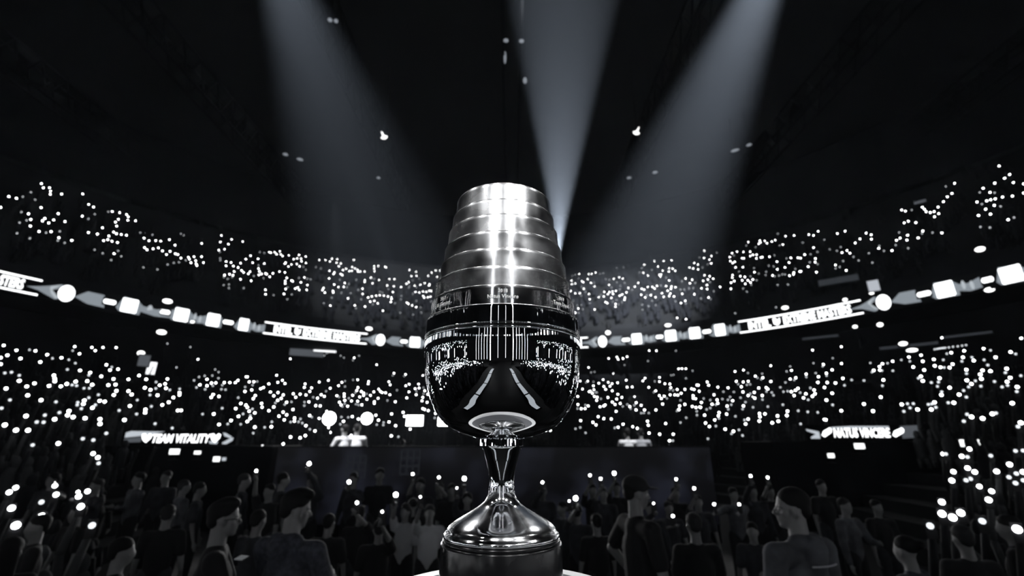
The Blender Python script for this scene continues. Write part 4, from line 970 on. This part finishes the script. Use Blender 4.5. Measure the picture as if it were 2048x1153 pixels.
    if hair == 'short' or hair == 'quiff':
        h.ell(A(0, -.022, .055), (.082, .096, .082), M, 20, 14); h.ell(A(0, -.060, .005), (.068, .050, .060), M)
        if hair == 'quiff': h.capsule(A(-.04, .05, .105), A(.04, .055, .108), .030, .030); h.ell(A(0, .01, .11), (.070, .075, .040), M)
    elif hair == 'long':
        h.ell(A(0, -.022, .050), (.086, .098, .088), M, 20, 14); h.capsule(A(-.05, -.06, .02), A(-.06, -.05, -.20), .045, .035); h.capsule(A(.05, -.06, .02), A(.06, -.05, -.20), .045, .035); h.capsule(A(0, -.085, .02), A(0, -.075, -.22), .05, .04)
    elif hair == 'bun':
        h.ell(A(0, -.022, .052), (.083, .096, .084), M, 20, 14); h.ell(A(0, -.13, .07), (.04, .04, .04), M)
    if hair != 'none': put_(h, 'hair', hair_m[hair_c], vox if fine else .016, 2)
    def simple(mb, name, m):
        for i_, v in enumerate(mb.v): mb.v[i_] = tuple(Vector(v) * s)
        return mb.build(name, m, root, True)
    if fine or glasses:
        e = MB()
        for sd in (-1, 1): e.ell(A(sd * .030, .0735, .004), (.0125, .0125, .0125), M, 12, 8)
        simple(e, 'eyes', mat('eye_white', (.7, .7, .7), .2))
    if glasses:
        e = MB()
        for sd in (-1, 1):
            pts = [A(sd * .032 + .024 * math.cos(2 * PI * i / 14), .095, .004 + .019 * math.sin(2 * PI * i / 14)) for i in range(14)]
            for i in range(14): e.bar(pts[i], pts[(i + 1) % 14], .0022, n=5)
            e.bar(A(sd * .056, .093, .008), A(sd * .080, .0, .006), .0024, n=5)
        e.bar(A(-.009, .096, .006), A(.009, .096, .006), .002, n=5); simple(e, 'glasses', glass_m)
    if cap:
        e = MB(); e.ell(A(0, -.012, .062), (.088, .106, .078), M, 20, 12); e.ell(A(0, .115, .052), (.070, .070, .008), M, 16, 8); put_(e, 'cap', CL['black'], .010 if fine else .016, 2)
    if head_rim:  # white arc standing in for rim light along the head
        e = MB(); pts = [A(.0865 * math.cos(PI * i / 12), -.01, .045 + .09 * math.sin(PI * i / 12)) for i in range(13)]
        for i in range(12): e.bar(pts[i], pts[i + 1], .009, n=6)
        simple(e, 'rim_arc', CL['white'])
    if stripe:
        e = MB(); q_ = [Vector((x_ * .02, -.160 + (x_ * .02) ** 2 * 1.9, 1.355)) for x_ in range(-5, 6)]; [e.bar(q_[i_], q_[i_ + 1], .006, n=6) for i_ in range(10)]; simple(e, 'back_print', mat('reflective_print', (.55, .56, .60), .5))
    wp = {sd: Matrix.Rotation(R_(yaw), 3, 'Z') @ (arms[sd][1] * s) + Vector((P.x, P.y, base)) for sd in (-1, 1)}
    return root, wp
# phones held by people on the floor
def held_phone(p, lev, label, size=1.0, screen=False):
    t = empty('phone', p, label=label, cat='phone')
    mb = MB(); mb.box((0, 0, -.045), (.074, .009, .150)); bevel(mb.build('case', ph_body, t), .006)
    mb = MB(); r = (.012, .017, .026)[lev] * size; mb.ell((.0, -.006, .005), (r, .010, r), n=12, m=8); mb.build('torch', floor_torch[lev], t)
    return t
floor_torch = [mat('floor_torch_%d' % k, (.1, .1, .1), .4, emit=(.97, .98, 1), strength=st) for k, st in enumerate((12, 30, 60))]
# --- four people nearest to the camera
build_person(453, 1000, 3.55, -62, 'man in a black T-shirt and glasses with dark hair, facing right, bottom left', head_yaw=0, top='black', hair='quiff', fine=True, glasses=True, lt='front', rt='front')
build_person(596, 981, 3.55, -18, 'man in a denim jacket seen from behind, head turned right, left of the cup', head_yaw=-38, top='denim', sleeves='long', hair='quiff', fine=True, hood=True, wide=1.12, lt='front', rt='front', tilt=-.15)
build_person(1268, 953, 4.2, -75, 'man in a dark cap and black T-shirt facing right, just right of the cup', head_yaw=-8, top='black', hair='short', fine=True, cap=True, lt='hip', rt='down', wide=1.08, tilt=-.1)
build_person(1578, 976, 3.35, 22, 'short haired man in a grey jacket seen from behind, head turned left, right side', head_yaw=48, top='grey', sleeves='long', hair='short', fine=True, hood=True, stripe=True, wide=1.15, lt='down', rt='down')
# --- people farther back
def hd(width_px): return .165 * 950 / width_px       # head width in frame pixels -> depth
MID = [
 # x, top y, depth, yaw, head yaw, top, hair, lt, rt, phones[(x,y,lev,label)], label, extras
 (812, 1008, 6.6, 165, 0, 'white', 'long', None, 'P', [(793, 986, 2, 'very bright phone torch raised by the woman in the white T-shirt left of the cup')], 'long haired woman in a white T-shirt raising a phone, left of the cup', {}),
 (860, 1010, 6.3, 190, 0, 'white', 'short', 'P', None, [(842, 1001, 0, 'small lit phone in front of the man in the printed white T-shirt')], 'man in a printed white T-shirt beside the long haired woman, left of the cup', {}),
 (709, 945, 8.6, 150, 10, 'charcoal', 'short', 'P', None, [(699, 971, 2, 'brightest phone torch of the floor crowd, left half')], 'person with a rim lit head behind the brightest phone torch, left half', {'head_rim': True}),
 (761, 937, 8.8, 200, 0, 'black', 'short', None, 'down', [], 'short haired man in a black shirt standing above the crowd, left of the cup', {}),
 (842, 957, 8.0, 170, 0, 'charcoal', 'short', 'P', None, [(826, 955, 1, 'bright phone torch held high in front of the far stage wall, left of the cup')], 'person with a rim lit head behind two phone torches, left of the cup', {}),
 (826, 998, 7.2, 20, 0, 'black', 'bun', None, None, [], 'person with a pale band over the head directly behind the long haired woman', {'head_rim': True}),
 (625, 951, 8.3, 180, 0, 'charcoal', 'short', 'P', 'fold', [(613, 921, 2, 'bright phone torch raised high against the left end of the far stage wall')], 'person with an arm raised high at the left end of the far stage wall', {}),
 (568, 946, 8.0, -60, 0, 'charcoal', 'short', None, None, [], 'dark haired person in profile facing right, behind the man in the denim jacket', {}),
 (491, 948, 8.0, -70, 0, 'charcoal', 'short', None, None, [], 'person in profile facing right just left of the raised bare arm', {}),
 (541, 968, 7.4, 170, 0, 'black', 'short', 'P', None, [(513, 930, 1, 'bright phone torch on the raised bare arm right of the left desk')], 'person raising a bare arm with a phone, right of the left desk', {}),
 (402, 965, 7.6, -65, 0, 'charcoal', 'short', None, None, [], 'dark haired person in profile below the lit monitors of the left desk', {}),
 (371, 960, 8.0, -40, 0, 'grey', 'short', None, None, [], 'person in a grey top in front of the left desk, turned right', {}),
 (335, 942, 9.0, 180, 0, 'charcoal', 'short', None, None, [], 'person standing upright in front of the middle of the left desk', {}),
 (281, 945, 8.6, 150, 0, 'grey', 'short', 'fold', 'fold', [], 'person with folded arms in front of the left end of the left desk', {}),
 (197, 958, 8.0, 160, 0, 'charcoal', 'short', 'P', None, [(158, 993, 2, 'bright phone torch left of the left desk, over a pale hand')], 'person left of the left desk, arm bent with a phone', {}),
 (110, 946, 8.4, 175, 0, 'charcoal', 'long', None, 'P', [(112, 974, 1, 'bright phone torch under the pale hat like blur far left')], 'long haired person far left holding a phone at chin height', {}),
 (84, 1030, 4.8, 140, 0, 'black', 'short', None, None, [], 'dark person with a pale cheek near the bottom left corner', {}),
 (250, 1075, 3.9, -50, 0, 'black', 'short', 'front', 'front', [], 'dark seated looking person at the bottom edge, between the corner and the man with glasses', {}),
 (660, 1028, 5.6, 0, 0, 'black', 'short', None, None, [], 'dark person seen from behind right of the man in the denim jacket', {}),
 (722, 1012, 6.4, 10, 0, 'black', 'short', None, 'P', [(711, 1013, 1, 'lit phone screen held low behind the dark head left of the cup')], 'dark person seen from behind filming with a phone, left of the cup', {}),
 (760, 1040, 5.4, 15, 0, 'black', 'short', 'P', None, [(760, 1025, 0, 'small lit phone over the dark head left of the long haired woman')], 'dark person seen from behind left of the long haired woman', {}),
 (880, 965, 8.2, 175, 0, 'charcoal', 'short', 'P', None, [(878, 963, 1, 'bright phone torch in front of the far stage wall nearest to the cup')], 'person behind a bright phone torch nearest to the cup on its left', {}),
 (905, 968, 7.9, 185, 0, 'black', 'short', None, 'P', [(929, 964, 2, 'star bright phone torch just left of the stem of the cup')], 'person left of the stem with an arm out to the star bright torch', {}),
 (935, 985, 7.4, 180, 0, 'charcoal', 'long', 'P', None, [(914, 985, 0, 'small lit phone left of the stem, lower one')], 'long haired person just left of the stem of the cup', {}),
 (1085, 970, 8.2, 180, 0, 'charcoal', 'short', 'P', None, [(1085, 973, 1, 'lit phone just right of the stem of the cup')], 'person right of the stem of the cup behind a lit phone', {}),
 (1124, 1003, 7.0, 120, 0, 'charcoal', 'short', None, 'P', [(1138, 1013, 0, 'small lit phone right of the foot of the cup')], 'person facing left right of the foot of the cup', {}),
 (1154, 1010, 6.6, -20, 0, 'charcoal', 'short', None, 'P', [(1156, 997, 2, 'star bright phone torch right of the foot of the cup')], 'person with a rim lit head below the star bright torch, right of the cup', {'head_rim': True}),
 (1192, 1028, 5.8, 10, 0, 'black', 'short', None, None, [], 'dark person seen from behind between the cup and the man in the cap', {}),
 (1184, 968, 8.4, 180, 0, 'black', 'short', None, 'P', [(1182, 952, 1, 'bright phone torch, left one of three right of the cup')], 'dark person under the left one of three phone torches right of the cup', {}),
 (1206, 975, 8.0, 180, 0, 'charcoal', 'short', None, 'P', [(1203, 959, 1, 'bright phone torch, middle one of three right of the cup')], 'person under the middle one of three phone torches right of the cup', {}),
 (1232, 964, 8.6, 180, 0, 'black', 'short', 'P', None, [(1230, 948, 2, 'bright phone torch, right one of three right of the cup')], 'dark person under the right one of three phone torches right of the cup', {}),
 (1299, 1004, 7.0, 165, 0, 'charcoal', 'short', None, 'P', [(1309, 1016, 0, 'small lit phone right of the man in the cap')], 'person right of the man in the cap, pale sleeve', {}),
 (1336, 1003, 7.2, 180, 0, 'charcoal', 'short', 'P', None, [(1345, 1043, 1, 'bright phone held at chest height right of the man in the cap')], 'person holding a bright phone at chest height, right of the man in the cap', {}),
 (1350, 975, 8.2, 185, 0, 'black', 'short', 'P', None, [(1354, 962, 1, 'bright phone raised over the crowd midway between cap and grey jacket')], 'dark person with a raised phone midway between cap and grey jacket', {}),
 (1394, 990, 7.4, 175, 0, 'charcoal', 'short', None, 'P', [(1389, 982, 1, 'lit phone over the large dark shoulder right of the cup')], 'person behind the large dark shoulder, with a lit phone', {}),
 (1385, 1026, 4.7, 0, 0, 'black', 'short', None, None, [], 'large dark person seen from behind between cap and grey jacket', {}),
 (1465, 976, 7.8, 180, 0, 'grey', 'short', 'P', 'P2', [(1477, 1018, 1, 'lit phone in the right spread hand of the person in the grey top'), (1424, 1019, 1, 'lit phone in the left spread hand of the person in the grey top')], 'person in a grey top with both arms spread holding phones, left of the grey jacket', {}),
 (1503, 970, 8.2, 180, 0, 'charcoal', 'long', None, 'P', [(1502, 954, 1, 'bright phone torch, left one of a pair left of the grey jacket')], 'long haired person under the left torch of a pair, left of the grey jacket', {}),
 (1538, 972, 8.4, 180, 0, 'black', 'short', None, 'P', [(1536, 957, 1, 'bright phone torch, right one of a pair above the grey jacket')], 'dark person under the right torch of a pair, behind the grey jacket', {}),
 (1502, 1045, 5.6, 150, 0, 'charcoal', 'short', 'front', None, [], 'dark person low in the crowd just left of the grey jacket', {}),
 (1686, 996, 6.6, 200, 0, 'grey', 'short', 'front', None, [], 'person in a grey top behind the right shoulder of the grey jacket', {}),
 (1805, 1072, 4.0, 30, 0, 'denim', 'bun', 'front', 'front', [], 'person with hair tied up in a mottled top near the bottom right', {}),
 (1918, 1050, 4.2, -10, 0, 'black', 'short', None, None, [], 'dark person seen from behind near the bottom right corner', {}),
 (2010, 1030, 4.6, 40, 0, 'black', 'short', None, None, [], 'dark person at the right edge of the picture', {}),
 (1750, 1000, 7.0, 180, 0, 'black', 'short', None, None, [], 'dark person below the right desk, right of the grey jacket', {}),
 (30, 1075, 3.9, 20, 0, 'black', 'long', None, None, [], 'dark long haired person in the bottom left corner', {}),
 (160, 1010, 6.0, 160, 0, 'black', 'short', None, None, [], 'dark person left of the man with glasses, second row', {}),
 (340, 1010, 5.6, 20, 0, 'black', 'short', None, None, [], 'dark person seen from behind below the middle of the left desk', {}),
 (520, 1020, 5.2, -15, 0, 'charcoal', 'short', None, None, [], 'dark person between the man with glasses and the denim jacket', {}),
 (1640, 960, 8.4, 180, 0, 'black', 'short', None, None, [], 'dark person in front of the left end of the right desk', {}),
]
for (x, yt, Y, yaw, hy, top, hair, lt, rt, phs, lab, ex) in MID:
    tg = [at_y(p[0], p[1], Y - .38) for p in phs]
    L = tg[0] if lt == 'P' else lt; Rr = tg[0] if rt == 'P' else (tg[1] if rt == 'P2' else rt)
    # pick the arm on the side where the phone is
    if tg and lt == 'P' and rt != 'P2' and False: pass
    facing = abs(((yaw + 180) % 360) - 180) > 90
    sl = 'long' if top in ('grey', 'denim') or (top == 'charcoal' and int(x) % 2) else 'short'
    if len(tg) == 1 and (lt == 'P' or rt == 'P'):
        root_x = at_y(x, yt, Y).x; right_of = tg[0].x > root_x
        useR = (not right_of) if facing else right_of
        other = [q for q in (lt, rt) if q != 'P'][0]
        L, Rr = (other, tg[0]) if useR else (tg[0], other)
    root, wp = build_person(x, yt, Y, yaw, lab, hy, top, sl, hair, random.choice(('dark', 'brown', 'dark')) if x != 812 else 'brown', L, Rr, **ex)
    for k, p in enumerate(phs):
        if len(tg) == 1: sd = 1 if Rr is tg[0] else -1
        else: sd = -1 if k == 0 else 1
        hp = wp[sd] + Vector((0, -.03, .13)); held_phone(hp, p[2], p[3])
# small lit phone in the hands of the man with glasses
p = at_y(484, 1118, 3.2)
t = empty('handheld_screen', p, R_(-20), label='lit white edge of a device held by the man with glasses, bottom left', cat='tablet')
mb = MB(); mb.box((0, 0, 0), (.07, .06, .010), Matrix.Rotation(.25, 3, 'X')); bevel(mb.build('case', ph_body, t), .004)
mb = MB(); mb.box((0, -.006, .006), (.06, .05, .004), Matrix.Rotation(.25, 3, 'X')); mb.build('screen', mat('device_screen', (.1, .1, .1), .4, emit=(.9, .95, 1), strength=.10), t)
# people on the far stage in front of the flood lamps
for (x, yt, Y, yaw, top, lab) in ((690, 849, 12.4, 60, 'white', 'person in a white shirt bending on the far stage, left one of two'), (715, 848, 12.7, 20, 'white', 'person in a white shirt seen from behind on the far stage, between the flood lamps'),
                                  (806, 880, 14.4, 0, 'pale', 'person on the far stage of whom only the pale head top shows'), (1253, 857, 12.6, 10, 'white', 'person in a white shirt on the far stage just right of the cup'), (1280, 857, 12.8, -10, 'pale', 'person in a pale shirt on the far stage, second one right of the cup')):
    P = at_y(x, yt, Y); e = build_person(x, yt, Y, yaw, lab, 0, top, 'short', 'short', 'dark', 'front', 'front', base=DK)[0]

# ------------------------------------------------------------------ haze: thin near the floor, thicker under the roof
def haze(name, z0, z1, dens, label):
    hz = bpy.data.materials.new(name); hz.use_nodes = True
    nt = hz.node_tree; nt.nodes.clear()
    out = nt.nodes.new('ShaderNodeOutputMaterial'); v = nt.nodes.new('ShaderNodeVolumeScatter')
    v.inputs['Color'].default_value = (0.80, 0.88, 1.0, 1); v.inputs['Density'].default_value = dens; v.inputs['Anisotropy'].default_value = 0.2
    nt.links.new(v.outputs[0], out.inputs['Volume'])
    mb = MB(); mb.box((0, 0, (z0 + z1) / 2), (116, 116, z1 - z0)); o = mb.build('haze', hz); tag(o, label, 'haze', kind='stuff')
haze('haze_low', 0.02, 10.5, 0.0007, 'very thin stage haze over the floor crowd')
haze('haze_high', 10.51, 30.2, 0.0040, 'stage haze hanging under the roof, lit by the beams')
